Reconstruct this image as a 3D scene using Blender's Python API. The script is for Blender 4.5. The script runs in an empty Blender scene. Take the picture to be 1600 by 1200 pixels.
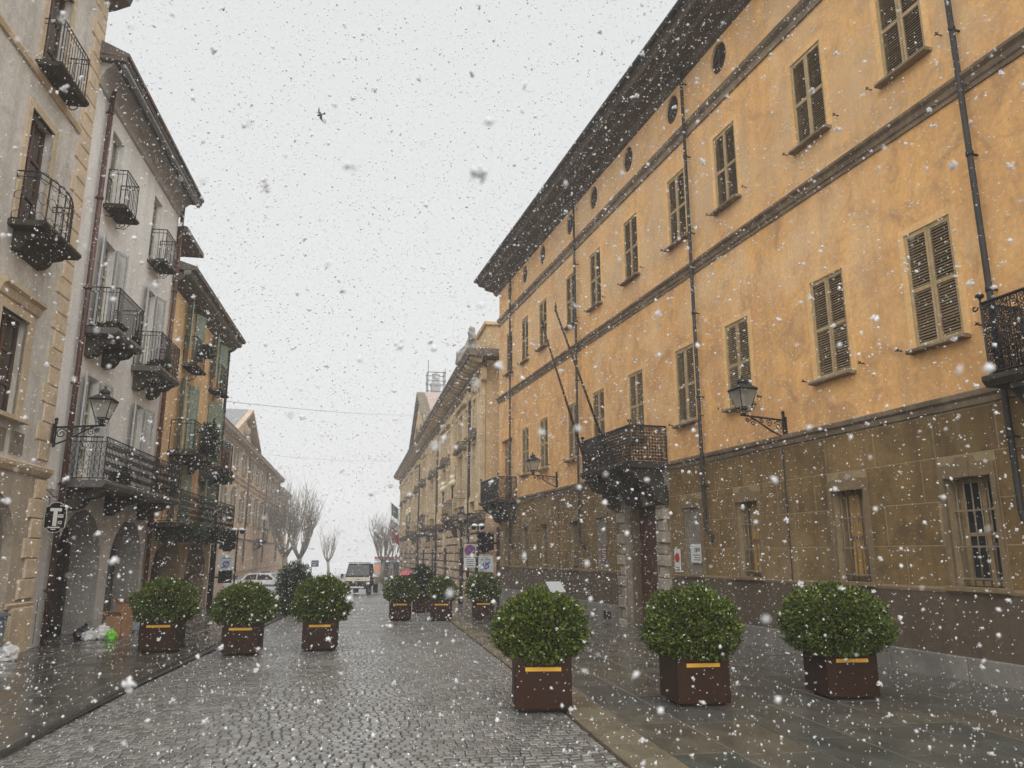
import bpy, bmesh, math, random
import numpy as np
from mathutils import Vector, Matrix, noise

R_ = math.radians
rnd = random.Random(11)
S = bpy.context.scene
COL = S.collection

# ------------------------------------------------------------------ camera, sky, sun, exposure
cam_data = bpy.data.cameras.new('camera')
cam = bpy.data.objects.new('camera', cam_data); COL.objects.link(cam)
cam.location = (0, 0, 1.6)
cam.rotation_euler = (R_(90 + 12.63), 0, 0)
cam_data.sensor_width = 36.0
cam_data.lens = 36.0 * 1187 / 1600
cam_data.clip_start = 0.05; cam_data.clip_end = 3000
cam_data.dof.use_dof = True
cam_data.dof.focus_distance = 12.0
cam_data.dof.aperture_fstop = 2.5
S.camera = cam

SUN_EL, SUN_AZ = 38.0, 168.0       # azimuth measured from +Y, negative = to the left
world = bpy.data.worlds.new('World'); S.world = world
world.use_nodes = True
wn = world.node_tree; wn.nodes.clear()
w_out = wn.nodes.new('ShaderNodeOutputWorld')
w_bg = wn.nodes.new('ShaderNodeBackground')
w_sky = wn.nodes.new('ShaderNodeTexSky')
w_sky.sky_type = 'NISHITA'; w_sky.sun_disc = False
w_sky.sun_elevation = R_(SUN_EL); w_sky.sun_rotation = R_(SUN_AZ)
w_sky.dust_density = 6.0; w_sky.air_density = 1.0
w_hs = wn.nodes.new('ShaderNodeHueSaturation'); w_hs.inputs['Saturation'].default_value = 0.10
w_mix = wn.nodes.new('ShaderNodeMix'); w_mix.data_type = 'RGBA'; w_mix.inputs[0].default_value = 0.88
w_mix.inputs[7].default_value = (3.52, 3.60, 3.62, 1)     # the even snow cloud
wn.links.new(w_sky.outputs[0], w_hs.inputs['Color'])
wn.links.new(w_hs.outputs[0], w_mix.inputs[6])
wn.links.new(w_mix.outputs[2], w_bg.inputs[0])
w_bg.inputs[1].default_value = 0.10
wn.links.new(w_bg.outputs[0], w_out.inputs[0])

sun_data = bpy.data.lights.new('sun', 'SUN')
sun_data.energy = 1.5; sun_data.angle = R_(120); sun_data.color = (1.0, 0.97, 0.93)
sun = bpy.data.objects.new('sun', sun_data); COL.objects.link(sun)
_sd = Vector((math.sin(R_(SUN_AZ)) * math.cos(R_(SUN_EL)), math.cos(R_(SUN_AZ)) * math.cos(R_(SUN_EL)), math.sin(R_(SUN_EL))))
sun.rotation_euler = (-_sd).to_track_quat('-Z', 'Y').to_euler()

S.view_settings.view_transform = 'Standard'
S.view_settings.look = 'None'
S.view_settings.exposure = 1.22
S.view_settings.gamma = 1.0
S.view_settings.use_curve_mapping = False
S.cycles.max_bounces = 6
S.cycles.volume_bounces = 2
S.cycles.volume_step_rate = 4.0

# ------------------------------------------------------------------ helpers
def gz(y):
    "height of the street: level near the camera, then falling gently"
    if y < 10: return 0.0
    if y < 30: return -0.015 * (y - 10)
    if y < 75: return -0.3 - 0.029 * (y - 30)
    return -1.605

class MB:
    "collects faces, then links them as one mesh object"
    def __init__(s, sx=1): s.v = []; s.f = []; s.mi = []; s.sx = sx
    def add(s, verts, faces, m=0):
        o = len(s.v)
        s.v += [(p[0] * s.sx, p[1], p[2]) for p in verts]
        for f in faces:
            f = [o + i for i in f]
            if s.sx < 0: f.reverse()
            s.f.append(f); s.mi.append(m)
    def quad(s, a, b, c, d, m=0): s.add([a, b, c, d], [(0, 1, 2, 3)], m)
    def box(s, x0, x1, y0, y1, z0, z1, m=0):
        if x0 > x1: x0, x1 = x1, x0
        if y0 > y1: y0, y1 = y1, y0
        if z0 > z1: z0, z1 = z1, z0
        s.add([(x0,y0,z0),(x1,y0,z0),(x1,y1,z0),(x0,y1,z0),(x0,y0,z1),(x1,y0,z1),(x1,y1,z1),(x0,y1,z1)],
              [(0,3,2,1),(4,5,6,7),(0,1,5,4),(1,2,6,5),(2,3,7,6),(3,0,4,7)], m)
    def cbox(s, x0, x1, y0, y1, z0, z1, c=0.01, m=0):
        "box whose outward (+y) face has chamfered edges"
        s.add([(x0,y0,z0),(x1,y0,z0),(x1,y0,z1),(x0,y0,z1),
               (x0,y1-c,z0),(x1,y1-c,z0),(x1,y1-c,z1),(x0,y1-c,z1),
               (x0+c,y1,z0+c),(x1-c,y1,z0+c),(x1-c,y1,z1-c),(x0+c,y1,z1-c)],
              [(0,1,2,3),(1,0,4,5),(2,1,5,6),(3,2,6,7),(0,3,7,4),(5,4,8,9),(6,5,9,10),(7,6,10,11),(4,7,11,8),(8,11,10,9)], m)
    def prism(s, poly, y0, y1, m=0):
        "polygon in (x,z) pushed along y"
        n = len(poly)
        s.add([(p[0], y0, p[1]) for p in poly] + [(p[0], y1, p[1]) for p in poly],
              [tuple(range(n)), tuple(range(2*n-1, n-1, -1))] + [(i, n+i, n+(i+1)%n, (i+1)%n) for i in range(n)], m)
    def prof(s, poly, x0, x1, m=0):
        "profile in (y,z) pushed along x"
        n = len(poly)
        s.add([(x0, p[0], p[1]) for p in poly] + [(x1, p[0], p[1]) for p in poly],
              [tuple(range(n)), tuple(range(2*n-1, n-1, -1))] + [(i, (i+1)%n, n+(i+1)%n, n+i) for i in range(n)], m)
    def tube(s, pts, r, n=5, m=0):
        pts = [Vector(p) for p in pts]; k = len(pts)
        rs = r if isinstance(r, (list, tuple)) else [r] * k
        vs = []; prev = None
        for i, p in enumerate(pts):
            d = (pts[min(i+1, k-1)] - pts[max(i-1, 0)])
            if d.length < 1e-9: d = Vector((0, 0, 1))
            d.normalize()
            if prev is None:
                a = Vector((0, 0, 1)) if abs(d.z) < 0.9 else Vector((1, 0, 0))
                prev = d.cross(a).normalized()
            else:
                prev = prev - d * prev.dot(d)
                if prev.length < 1e-6: prev = d.cross(Vector((0.3, 0.5, 0.8)))
                prev.normalize()
            b = d.cross(prev)
            for j in range(n):
                t = 2 * math.pi * j / n
                vs.append(p + (prev * math.cos(t) + b * math.sin(t)) * rs[i])
        fs = [(i*n+j, i*n+(j+1)%n, (i+1)*n+(j+1)%n, (i+1)*n+j) for i in range(k-1) for j in range(n)]
        fs += [tuple(range(n-1, -1, -1)), tuple(range((k-1)*n, k*n))]
        s.add(vs, fs, m)
    def lathe(s, c, prof, n=10, m=0):
        vs = []; k = len(prof)
        for r, z in prof:
            for j in range(n):
                t = 2*math.pi*(j+0.5)/n; vs.append((c[0]+r*math.cos(t), c[1]+r*math.sin(t), c[2]+z))
        fs = [(i*n+j, i*n+(j+1)%n, (i+1)*n+(j+1)%n, (i+1)*n+j) for i in range(k-1) for j in range(n)]
        fs += [tuple(range(n-1, -1, -1)), tuple(range((k-1)*n, k*n))]
        s.add(vs, fs, m)
    def ball(s, c, r, n=10, m=0, sz=1.0):
        s.lathe(c, [(max(1e-3, r*math.sin(math.pi*i/6)), -r*sz*math.cos(math.pi*i/6)) for i in range(7)], n, m)
    def disc(s, c, r, axis, n=20, m=0, r0=0.0, rz=None):
        "flat disc or ring facing +axis ('y' or '-y' or 'x')"
        rz = rz or r
        pts = []
        for j in range(n):
            t = 2*math.pi*j/n; pts.append((math.cos(t), math.sin(t)))
        def P(a, b): return (c[0]+a, c[1], c[2]+b) if 'y' in axis else (c[0], c[1]+a, c[2]+b)
        if r0 <= 0: s.add([P(a*r, b*rz) for a, b in pts], [tuple(range(n))], m)
        else:
            s.add([P(a*r, b*rz) for a, b in pts] + [P(a*r0, b*r0*rz/r) for a, b in pts], [(j, (j+1)%n, n+(j+1)%n, n+j) for j in range(n)], m)
    def build(s, name, mat, parent=None, smooth=False, loc=None):
        me = bpy.data.meshes.new(name)
        me.from_pydata(s.v, [], s.f)
        mats = mat if isinstance(mat, (list, tuple)) else [mat]
        for q in mats: me.materials.append(q)
        if len(mats) > 1: me.polygons.foreach_set('material_index', s.mi)
        if smooth: me.polygons.foreach_set('use_smooth', [True]*len(me.polygons))
        me.update()
        return obj(name, me, parent, loc)

def obj(name, me, parent=None, loc=None, rot=None):
    o = bpy.data.objects.new(name, me); COL.objects.link(o)
    if parent is not None: o.parent = parent
    if loc is not None: o.location = loc
    if rot is not None: o.rotation_euler = rot
    return o
def tag(o, label=None, cat=None, group=None, kind=None):
    if label: o['label'] = label
    if cat: o['category'] = cat
    if group: o['group'] = group
    if kind: o['kind'] = kind
    return o
def thing(name, label, cat, loc=(0, 0, 0), rz=0.0, group=None):
    o = bpy.data.objects.new(name, None); COL.objects.link(o)
    o.empty_display_size = 0.2
    o.location = loc; o.rotation_euler = (0, 0, rz)
    return tag(o, label, cat, group)
def copy_tree(o, parent=None):
    c = o.copy(); COL.objects.link(c)
    if parent is not None: c.parent = parent
    for ch in list(o.children): copy_tree(ch, c)
    return c

# ------------------------------------------------------------------ materials
M = {}
def nodes_of(name):
    m = bpy.data.materials.new(name); m.use_nodes = True
    nt = m.node_tree; b = nt.nodes['Principled BSDF']
    return m, nt, b
def nd(nt, t, **kw):
    n = nt.nodes.new(t)
    for k, v in kw.items():
        if k.startswith('i_'): n.inputs[k[2:].replace('_', ' ')].default_value = v
        else: setattr(n, k, v)
    return n
def noise_tex(nt, scale, detail=5, rough=0.6, stretch=(1, 1, 1), coord='Object', distort=0.0):
    tc = nd(nt, 'ShaderNodeTexCoord'); mp = nd(nt, 'ShaderNodeMapping')
    mp.inputs['Scale'].default_value = stretch
    nt.links.new(tc.outputs[coord], mp.inputs[0])
    n = nd(nt, 'ShaderNodeTexNoise'); n.inputs['Scale'].default_value = scale
    n.inputs['Detail'].default_value = detail; n.inputs['Roughness'].default_value = rough; n.inputs['Distortion'].default_value = distort
    nt.links.new(mp.outputs[0], n.inputs['Vector'])
    return n
def ramp(nt, fac, stops):
    r = nd(nt, 'ShaderNodeValToRGB')
    els = r.color_ramp.elements
    while len(els) > 1: els.remove(els[0])
    for i, (p, c) in enumerate(stops):
        e = els[0] if i == 0 else els.new(p)
        e.position = p; e.color = (c[0], c[1], c[2], 1) if not isinstance(c, (int, float)) else (c, c, c, 1)
    nt.links.new(fac, r.inputs[0]); return r
def mixc(nt, fac, a, b, mode='MIX'):
    m = nd(nt, 'ShaderNodeMix', data_type='RGBA', blend_type=mode)
    for sock, v in ((0, fac), (6, a), (7, b)):
        if hasattr(v, 'is_output') or hasattr(v, 'links'): nt.links.new(v, m.inputs[sock])
        elif isinstance(v, (int, float)): m.inputs[sock].default_value = v
        else: m.inputs[sock].default_value = (*v, 1)
    return m.outputs[2]
def bump(nt, b, h, strength=0.3, dist=0.01):
    bp = nd(nt, 'ShaderNodeBump'); bp.inputs['Strength'].default_value = strength; bp.inputs['Distance'].default_value = dist
    nt.links.new(h, bp.inputs['Height']); nt.links.new(bp.outputs[0], b.inputs['Normal'])
def plain(name, col, rough=0.6, metal=0.0, var=0.25, scale=6.0, spec=None, bmp=0.0):
    m, nt, b = nodes_of(name)
    n = noise_tex(nt, scale, 5)
    lo = tuple(c*(1-var) for c in col); hi = tuple(min(1, c*(1+var)) for c in col)
    r = ramp(nt, n.outputs[0], [(0.3, lo), (0.7, hi)])
    nt.links.new(r.outputs[0], b.inputs['Base Color'])
    b.inputs['Roughness'].default_value = rough; b.inputs['Metallic'].default_value = metal
    if spec is not None: b.inputs['Specular IOR Level'].default_value = spec
    if bmp: bump(nt, b, n.outputs[0], bmp, 0.01)
    M[name] = m; return m
def plaster(name, main, worn, dark, streak=0.5, patch=0.45, rough=0.9, pscale=0.55, upper=None, piece=0.0, blotch=None, fade=None):
    "old lime plaster: worn patches, rain streaks, fine mottling"
    m, nt, b = nodes_of(name)
    n1 = noise_tex(nt, pscale, 8, 0.68, distort=0.6)
    r1 = ramp(nt, n1.outputs[0], [(0.50-patch*0.25, 0), (0.50+patch*0.35, 1)])
    c = mixc(nt, r1.outputs[0], main, worn)
    n2 = noise_tex(nt, 1.0, 6, 0.7, (2.6, 2.6, 0.16))
    r2 = ramp(nt, n2.outputs[0], [(0.46, 0), (0.72, streak)])
    c = mixc(nt, r2.outputs[0], c, dark)
    n4 = noise_tex(nt, 1.5, 9, 0.72, distort=0.8)
    r4 = ramp(nt, n4.outputs[0], [(0.48, 0), (0.62, 0.75*streak+0.1 if blotch is None else blotch)])
    c = mixc(nt, r4.outputs[0], c, tuple(0.75*x+0.25*y for x, y in zip(dark, worn)))
    if fade:
        n6 = noise_tex(nt, 0.38, 7, 0.7, distort=0.5)
        r6 = ramp(nt, n6.outputs[0], [(0.50, 0), (0.66, 0.6)])
        c = mixc(nt, r6.outputs[0], c, fade)
    n3 = noise_tex(nt, 14, 6, 0.7)
    r3 = ramp(nt, n3.outputs[0], [(0.25, 0.80), (0.75, 1.16)])
    c = mixc(nt, 1.0, c, r3.outputs[0], 'MULTIPLY')
    if piece:
        oi = nd(nt, 'ShaderNodeObjectInfo'); rp_ = ramp(nt, oi.outputs['Random'], [(0.0, 1-piece), (1.0, 1+piece)])
        c = mixc(nt, 1.0, c, rp_.outputs[0], 'MULTIPLY')
    if upper:
        tc = nd(nt, 'ShaderNodeTexCoord'); sp = nd(nt, 'ShaderNodeSeparateXYZ'); nt.links.new(tc.outputs['Object'], sp.inputs[0])
        z0, z1, colu = upper
        mr = nd(nt, 'ShaderNodeMapRange'); mr.inputs[1].default_value = z0; mr.inputs[2].default_value = z1
        nt.links.new(sp.outputs[2], mr.inputs[0])
        n5 = noise_tex(nt, 0.42, 7, 0.7, (1, 1, 0.7))
        r5 = ramp(nt, n5.outputs[0], [(0.42, 0.0), (0.62, 0.75)])
        mu = nd(nt, 'ShaderNodeMath', operation='MULTIPLY'); nt.links.new(mr.outputs[0], mu.inputs[0]); nt.links.new(r5.outputs[0], mu.inputs[1])
        c = mixc(nt, mu.outputs[0], c, colu)
    nt.links.new(c, b.inputs['Base Color'])
    b.inputs['Roughness'].default_value = rough
    b.inputs['Specular IOR Level'].default_value = 0.2
    bump(nt, b, n3.outputs[0], 0.25, 0.01)
    M[name] = m; return m
def island(name, cols, rough=0.6, spec=0.4, fine=10.0, fvar=0.2, objrand=False, rrange=None, bmp=0.2):
    "pieces that differ in tone from one to the next"
    m, nt, b = nodes_of(name)
    if objrand:
        g = nd(nt, 'ShaderNodeObjectInfo'); f = g.outputs['Random']
    else:
        g = nd(nt, 'ShaderNodeNewGeometry'); f = g.outputs['Random Per Island']
    r = ramp(nt, f, [(i/max(1, len(cols)-1), c) for i, c in enumerate(cols)])
    n = noise_tex(nt, fine, 6, 0.65)
    rr = ramp(nt, n.outputs[0], [(0.3, 1-fvar), (0.7, 1+fvar)])
    c = mixc(nt, 1.0, r.outputs[0], rr.outputs[0], 'MULTIPLY')
    nt.links.new(c, b.inputs['Base Color'])
    b.inputs['Specular IOR Level'].default_value = spec
    if rrange:
        n2 = noise_tex(nt, 0.9, 5, 0.6)
        r2 = ramp(nt, n2.outputs[0], [(0.35, rrange[0]), (0.65, rrange[1])])
        nt.links.new(r2.outputs[0], b.inputs['Roughness'])
    else: b.inputs['Roughness'].default_value = rough
    if bmp: bump(nt, b, n.outputs[0], bmp, 0.004)
    M[name] = m; return m
def glass(name, col, rough=0.08):
    m, nt, b = nodes_of(name)
    n = noise_tex(nt, 1.7, 3); r = ramp(nt, n.outputs[0], [(0.35, tuple(c*0.6 for c in col)), (0.65, col)])
    nt.links.new(r.outputs[0], b.inputs['Base Color'])
    b.inputs['Roughness'].default_value = rough; b.inputs['Specular IOR Level'].default_value = 0.6
    M[name] = m; return m

plaster('orange_plaster', (0.84, 0.485, 0.185), (0.70, 0.395, 0.175), (0.43, 0.255, 0.14), 0.55, 0.35, pscale=0.9, blotch=0.80, fade=(0.84, 0.60, 0.35), upper=(7.9, 9.2, (0.63, 0.455, 0.275)))
plaster('orange_surround', (0.84, 0.53, 0.235), (0.78, 0.49, 0.22), (0.46, 0.27, 0.12), 0.35, 0.4)
plaster('brown_plaster', (0.245, 0.160, 0.066), (0.19, 0.125, 0.055), (0.10, 0.070, 0.037), 0.8, 0.4, 0.75, pscale=1.1, piece=0.16, blotch=0.85, fade=(0.30, 0.225, 0.13))
plaster('brown_joint', (0.35, 0.265, 0.15), (0.31, 0.235, 0.135), (0.20, 0.15, 0.09), 0.5)
plaster('brown_surround', (0.235, 0.170, 0.095), (0.20, 0.148, 0.085), (0.135, 0.10, 0.06), 0.4)
plaster('dado_grey', (0.13, 0.10, 0.07), (0.112, 0.086, 0.061), (0.07, 0.054, 0.04), 0.5, 0.45, 0.7)
plaster('plinth_stone', (0.27, 0.25, 0.225), (0.20, 0.185, 0.17), (0.11, 0.10, 0.092), 0.6, 0.5, 0.55)
plaster('door_stone', (0.32, 0.275, 0.22), (0.24, 0.205, 0.165), (0.12, 0.10, 0.08), 0.6)
plaster('cornice_dark', (0.30, 0.232, 0.158), (0.23, 0.178, 0.125), (0.085, 0.068, 0.052), 0.7, 0.5, 0.8)
plaster('eave_wood', (0.15, 0.13, 0.11), (0.12, 0.103, 0.088), (0.065, 0.056, 0.048), 0.6)
plaster('cream_plaster', (0.62, 0.59, 0.54), (0.56, 0.53, 0.48), (0.28, 0.25, 0.22), 0.5)
plaster('cream_base', (0.44, 0.375, 0.29), (0.37, 0.315, 0.245), (0.22, 0.185, 0.145), 0.6)
plaster('tan_stone', (0.60, 0.48, 0.33), (0.53, 0.42, 0.29), (0.28, 0.225, 0.165), 0.5)
plaster('grey_plaster', (0.80, 0.79, 0.765), (0.73, 0.72, 0.695), (0.52, 0.50, 0.47), 0.45, 0.4)
plaster('grey_pier', (0.56, 0.54, 0.50), (0.47, 0.45, 0.42), (0.29, 0.27, 0.25), 0.6)
plaster('ochre_pier', (0.50, 0.385, 0.225), (0.41, 0.32, 0.20), (0.24, 0.19, 0.13), 0.6)
plaster('cove_grey', (0.46, 0.45, 0.43), (0.40, 0.39, 0.375), (0.27, 0.26, 0.25), 0.4)
plaster('grey_shaded', (0.38, 0.36, 0.33), (0.32, 0.30, 0.275), (0.19, 0.175, 0.16), 0.5)  # darker copy of the pier plaster, with the shade inside the arches painted in
plaster('ochre_plaster', (0.80, 0.55, 0.285), (0.72, 0.49, 0.26), (0.34, 0.21, 0.11), 0.5)
plaster('ochre_shaded', (0.36, 0.265, 0.145), (0.29, 0.215, 0.125), (0.16, 0.125, 0.085), 0.5)  # ochre pier plaster darkened to carry the shade under the arches
plaster('peach_plaster', (0.70, 0.515, 0.36), (0.62, 0.46, 0.33), (0.35, 0.25, 0.18), 0.5)
plaster('peach_trim', (0.55, 0.42, 0.30), (0.46, 0.36, 0.27), (0.28, 0.22, 0.17), 0.5)
plaster('gold_stone', (0.66, 0.465, 0.245), (0.52, 0.365, 0.20), (0.22, 0.155, 0.10), 0.45, pscale=0.8)
plaster('gold_trim', (0.72, 0.57, 0.36), (0.56, 0.43, 0.27), (0.19, 0.145, 0.10), 0.4)
plaster('balcony_stone', (0.085, 0.075, 0.060), (0.055, 0.049, 0.040), (0.022, 0.020, 0.018), 0.8)
plaster('grimy_stone', (0.20, 0.16, 0.115), (0.13, 0.105, 0.08), (0.07, 0.058, 0.048), 0.8)
island('rustic_block', [(0.36, 0.275, 0.19), (0.43, 0.325, 0.225), (0.49, 0.37, 0.26)], 0.9, 0.2, 6, 0.22, objrand=True)
island('rustic_far', [(0.38, 0.29, 0.205), (0.47, 0.355, 0.25)], 0.9, 0.2, 6, 0.2)
plain('rustic_joint', (0.085, 0.06, 0.045), 0.95)
island('quoin_block', [(0.56, 0.45, 0.315), (0.60, 0.49, 0.35), (0.52, 0.42, 0.30)], 0.9, 0.2, 4, 0.2, objrand=True)
island('door_quoin', [(0.30, 0.265, 0.215), (0.37, 0.325, 0.265), (0.26, 0.225, 0.18)], 0.9, 0.2, 5, 0.25, objrand=True)
plain('statue_stone', (0.22, 0.21, 0.20), 0.95, 0, 0.4)
plain('roof_pink', (0.36, 0.27, 0.245), 0.9, 0, 0.2, 14)
plain('roof_grey', (0.22, 0.225, 0.235), 0.85, 0, 0.2, 14)
plain('roof_tile', (0.14, 0.115, 0.10), 0.9, 0, 0.3, 9)
island('shutter_beige', [(0.35, 0.25, 0.135), (0.42, 0.305, 0.165), (0.46, 0.34, 0.19)], 0.65, 0.3, 7, 0.25, objrand=True)
island('slat_shaded', [(0.17, 0.12, 0.068), (0.22, 0.158, 0.088), (0.26, 0.19, 0.108)], 0.7, 0.3, 7, 0.25, objrand=True)  # shutter paint darkened: shade among the louvres is put into the colour
plain('shutter_grey', (0.42, 0.435, 0.44), 0.6, 0, 0.12, 8)
plain('shutter_green', (0.22, 0.275, 0.215), 0.65, 0, 0.2, 8)
plain('shutter_olive', (0.165, 0.18, 0.145), 0.65, 0, 0.25, 8)
plain('frame_cream', (0.50, 0.46, 0.37), 0.6, 0, 0.12)
plain('frame_brown', (0.20, 0.135, 0.075), 0.6, 0, 0.2)
plain('wood_dark', (0.085, 0.043, 0.028), 0.55, 0, 0.3, 5)
plain('door_red', (0.082, 0.030, 0.018), 0.55, 0, 0.3, 4)
plain('door_brown', (0.24, 0.135, 0.065), 0.6, 0, 0.25, 5)
plain('curtain_ochre', (0.55, 0.33, 0.10), 0.8, 0, 0.15, 12)
plain('curtain_pale', (0.40, 0.40, 0.37), 0.8, 0, 0.15, 9)
plain('boarded_grey', (0.215, 0.19, 0.155), 0.85, 0, 0.3, 5)
plain('iron', (0.014, 0.013, 0.013), 0.6, 0.0, 0.3, 9)
plain('rusty_iron', (0.055, 0.032, 0.024), 0.7, 0.2, 0.4, 9)
plain('bar_paint', (0.25, 0.205, 0.145), 0.6, 0.1, 0.2, 9)
plain('pipe_dark', (0.030, 0.028, 0.027), 0.7, 0.0, 0.3, 3)
plain('pipe_brown', (0.088, 0.040, 0.031), 0.45, 0.2, 0.3, 3)
plain('gutter_zinc', (0.20, 0.205, 0.21), 0.45, 0.5, 0.2, 3)
plain('slab_wet', (0.11, 0.104, 0.094), 0.5, 0, 0.25, 3)
glass('dark_glass', (0.035, 0.042, 0.048)); glass('grey_glass', (0.12, 0.135, 0.14)); glass('brown_glass', (0.05, 0.035, 0.028))
glass('windscreen', (0.015, 0.017, 0.02), 0.2)
plain('black_inside', (0.03, 0.026, 0.023), 0.9)
plain('arcade_wall', (0.045, 0.042, 0.038), 0.9, 0, 0.25, 1.5)  # shade at the back of the arcade put into a dark colour
plaster('corten', (0.034, 0.0125, 0.0050), (0.025, 0.0092, 0.004), (0.038, 0.017, 0.008), 0.7, 0.5, 0.5, pscale=2.5)
plain('yellow_mark', (0.72, 0.38, 0.025), 0.5, 0, 0.08)
plain('haze_white', (0.50, 0.51, 0.52), 0.9, 0, 0.08, 0.3)  # whiteness of distant haze put into a ground colour
plain('soil', (0.03, 0.022, 0.016), 0.95)
plain('white_paint', (0.72, 0.73, 0.73), 0.35, 0, 0.05)
plain('cream_paint', (0.60, 0.56, 0.46), 0.4, 0, 0.08)
plain('truck_black', (0.018, 0.018, 0.019), 0.6, 0, 0.3, spec=0.2)
plain('blue_paint', (0.05, 0.10, 0.16), 0.4, 0, 0.1)
plain('tyre', (0.02, 0.02, 0.02), 0.85, 0, 0.2)
plain('rim', (0.35, 0.35, 0.36), 0.35, 0.7, 0.1)
plain('lamp_lens', (0.6, 0.58, 0.5), 0.15, 0, 0.1)
plain('lamp_red', (0.45, 0.03, 0.02), 0.3, 0, 0.1)
plain('sign_white', (0.62, 0.64, 0.64), 0.5, 0, 0.06)
plain('sign_grey', (0.42, 0.45, 0.46), 0.5, 0, 0.08)
plain('sign_blue', (0.035, 0.06, 0.24), 0.5, 0, 0.1)
plain('sign_red', (0.45, 0.035, 0.045), 0.5, 0, 0.1)
plain('sign_black', (0.008, 0.008, 0.008), 0.6, 0, 0.1, spec=0.15)
plain('sign_text', (0.10, 0.10, 0.10), 0.6, 0, 0.1)
plain('sign_brown', (0.13, 0.045, 0.035), 0.5, 0, 0.1)
plain('sign_letter', (0.62, 0.62, 0.60), 0.5, 0, 0.06)
plain('snow_cap', (0.86, 0.87, 0.88), 0.8, 0, 0.03)
plain('globe_glass', (0.74, 0.66, 0.46), 0.3, 0, 0.08)
plain('cardboard', (0.33, 0.185, 0.095), 0.8, 0, 0.15)
plain('bag_white', (0.58, 0.58, 0.57), 0.35, 0, 0.2, 14, bmp=0.5)
plain('bag_grey', (0.33, 0.36, 0.38), 0.3, 0, 0.4, 12, bmp=0.5)
plain('bag_black', (0.018, 0.017, 0.018), 0.3, 0, 0.3, 12, bmp=0.5)
plain('bag_green', (0.17, 0.55, 0.04), 0.35, 0, 0.15, 12, bmp=0.5)
plain('bin_grey', (0.17, 0.20, 0.23), 0.5, 0, 0.12)
plain('bark', (0.25, 0.225, 0.19), 0.95, 0, 0.35, 3)
plain('twig', (0.235, 0.21, 0.185), 0.95, 0, 0.25, 6)
plain('bird_grey', (0.06, 0.06, 0.065), 0.8)
plain('cloth_dark', (0.03, 0.032, 0.04), 0.9); plain('cloth_red', (0.20, 0.03, 0.035), 0.9); plain('skin', (0.50, 0.30, 0.22), 0.6, 0, 0.08)
plain('flag_green', (0.06, 0.12, 0.11), 0.85); plain('flag_red', (0.42, 0.035, 0.045), 0.85); plain('flag_pale', (0.45, 0.45, 0.47), 0.85)
plain('awning_red', (0.62, 0.075, 0.045), 0.7); plain('shelter_pale', (0.55, 0.57, 0.57), 0.5)
plain('pink_parasol', (0.50, 0.10, 0.13), 0.8)
plain('far_wall', (0.30, 0.30, 0.31), 0.9)
island('leaf', [(0.014, 0.032, 0.006), (0.042, 0.078, 0.011), (0.105, 0.142, 0.020), (0.19, 0.19, 0.036)], 0.55, 0.35, 12, 0.2, bmp=0)
island('leaf_dark', [(0.016, 0.032, 0.014), (0.030, 0.052, 0.020), (0.05, 0.075, 0.03)], 0.55, 0.35, 12, 0.2, bmp=0)
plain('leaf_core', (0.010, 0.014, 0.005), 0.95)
island('cobble_stone', [(0.10, 0.096, 0.088), (0.15, 0.144, 0.133), (0.215, 0.207, 0.192)], 0.3, 0.75, 30, 0.25, rrange=(0.13, 0.36), bmp=0.5)
island('cobble_piece', [(0.10, 0.096, 0.088), (0.15, 0.144, 0.133), (0.215, 0.207, 0.192)], 0.3, 0.75, 30, 0.25, objrand=True, rrange=(0.13, 0.36), bmp=0.5)
island('slab_stone', [(0.082, 0.083, 0.074), (0.098, 0.093, 0.080), (0.078, 0.082, 0.075), (0.105, 0.099, 0.086), (0.112, 0.099, 0.074), (0.088, 0.086, 0.078)], 0.25, 0.5, 2.2, 0.35, objrand=True, rrange=(0.08, 0.36), bmp=0.12)
island('slab_left', [(0.070, 0.066, 0.058), (0.088, 0.082, 0.070), (0.060, 0.058, 0.052), (0.10, 0.088, 0.070)], 0.25, 0.5, 2.2, 0.35, objrand=True, rrange=(0.07, 0.34), bmp=0.12)
island('band_stone', [(0.13, 0.115, 0.085), (0.22, 0.188, 0.128), (0.16, 0.138, 0.10)], 0.3, 0.5, 3, 0.25, objrand=True, rrange=(0.12, 0.4), bmp=0.1)
plain('joint_dark', (0.038, 0.035, 0.031), 0.5, 0, 0.3, 4)
# far setts: relief only from the material, where the pieces cannot be told apart
def setts():
    m, nt, b = nodes_of('road_setts')
    tc = nd(nt, 'ShaderNodeTexCoord')
    v = nd(nt, 'ShaderNodeTexVoronoi'); v.inputs['Scale'].default_value = 8.5; v.inputs['Randomness'].default_value = 0.6
    nt.links.new(tc.outputs['Object'], v.inputs['Vector'])
    n = noise_tex(nt, 0.6, 5, 0.6)
    r = ramp(nt, n.outputs[0], [(0.3, (0.11, 0.105, 0.098)), (0.7, (0.19, 0.182, 0.17))])
    r2 = ramp(nt, v.outputs['Distance'], [(0.25, 1.1), (0.7, 0.55)])
    nt.links.new(mixc(nt, 1.0, r.outputs[0], r2.outputs[0], 'MULTIPLY'), b.inputs['Base Color'])
    b.inputs['Roughness'].default_value = 0.30
    inv = nd(nt, 'ShaderNodeMath', operation='MULTIPLY'); inv.inputs[1].default_value = -1
    nt.links.new(v.outputs['Distance'], inv.inputs[0])
    bump(nt, b, inv.outputs[0], 0.6, 0.02)
    M['road_setts'] = m
setts()
def lamp_mat(name, col, strength):
    m, nt, b = nodes_of(name)
    n = noise_tex(nt, 3, 2); r = ramp(nt, n.outputs[0], [(0.2, tuple(c*0.9 for c in col)), (0.8, col)])
    nt.links.new(r.outputs[0], b.inputs['Base Color']); nt.links.new(r.outputs[0], b.inputs['Emission Color'])
    b.inputs['Emission Strength'].default_value = strength
    M[name] = m
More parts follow.
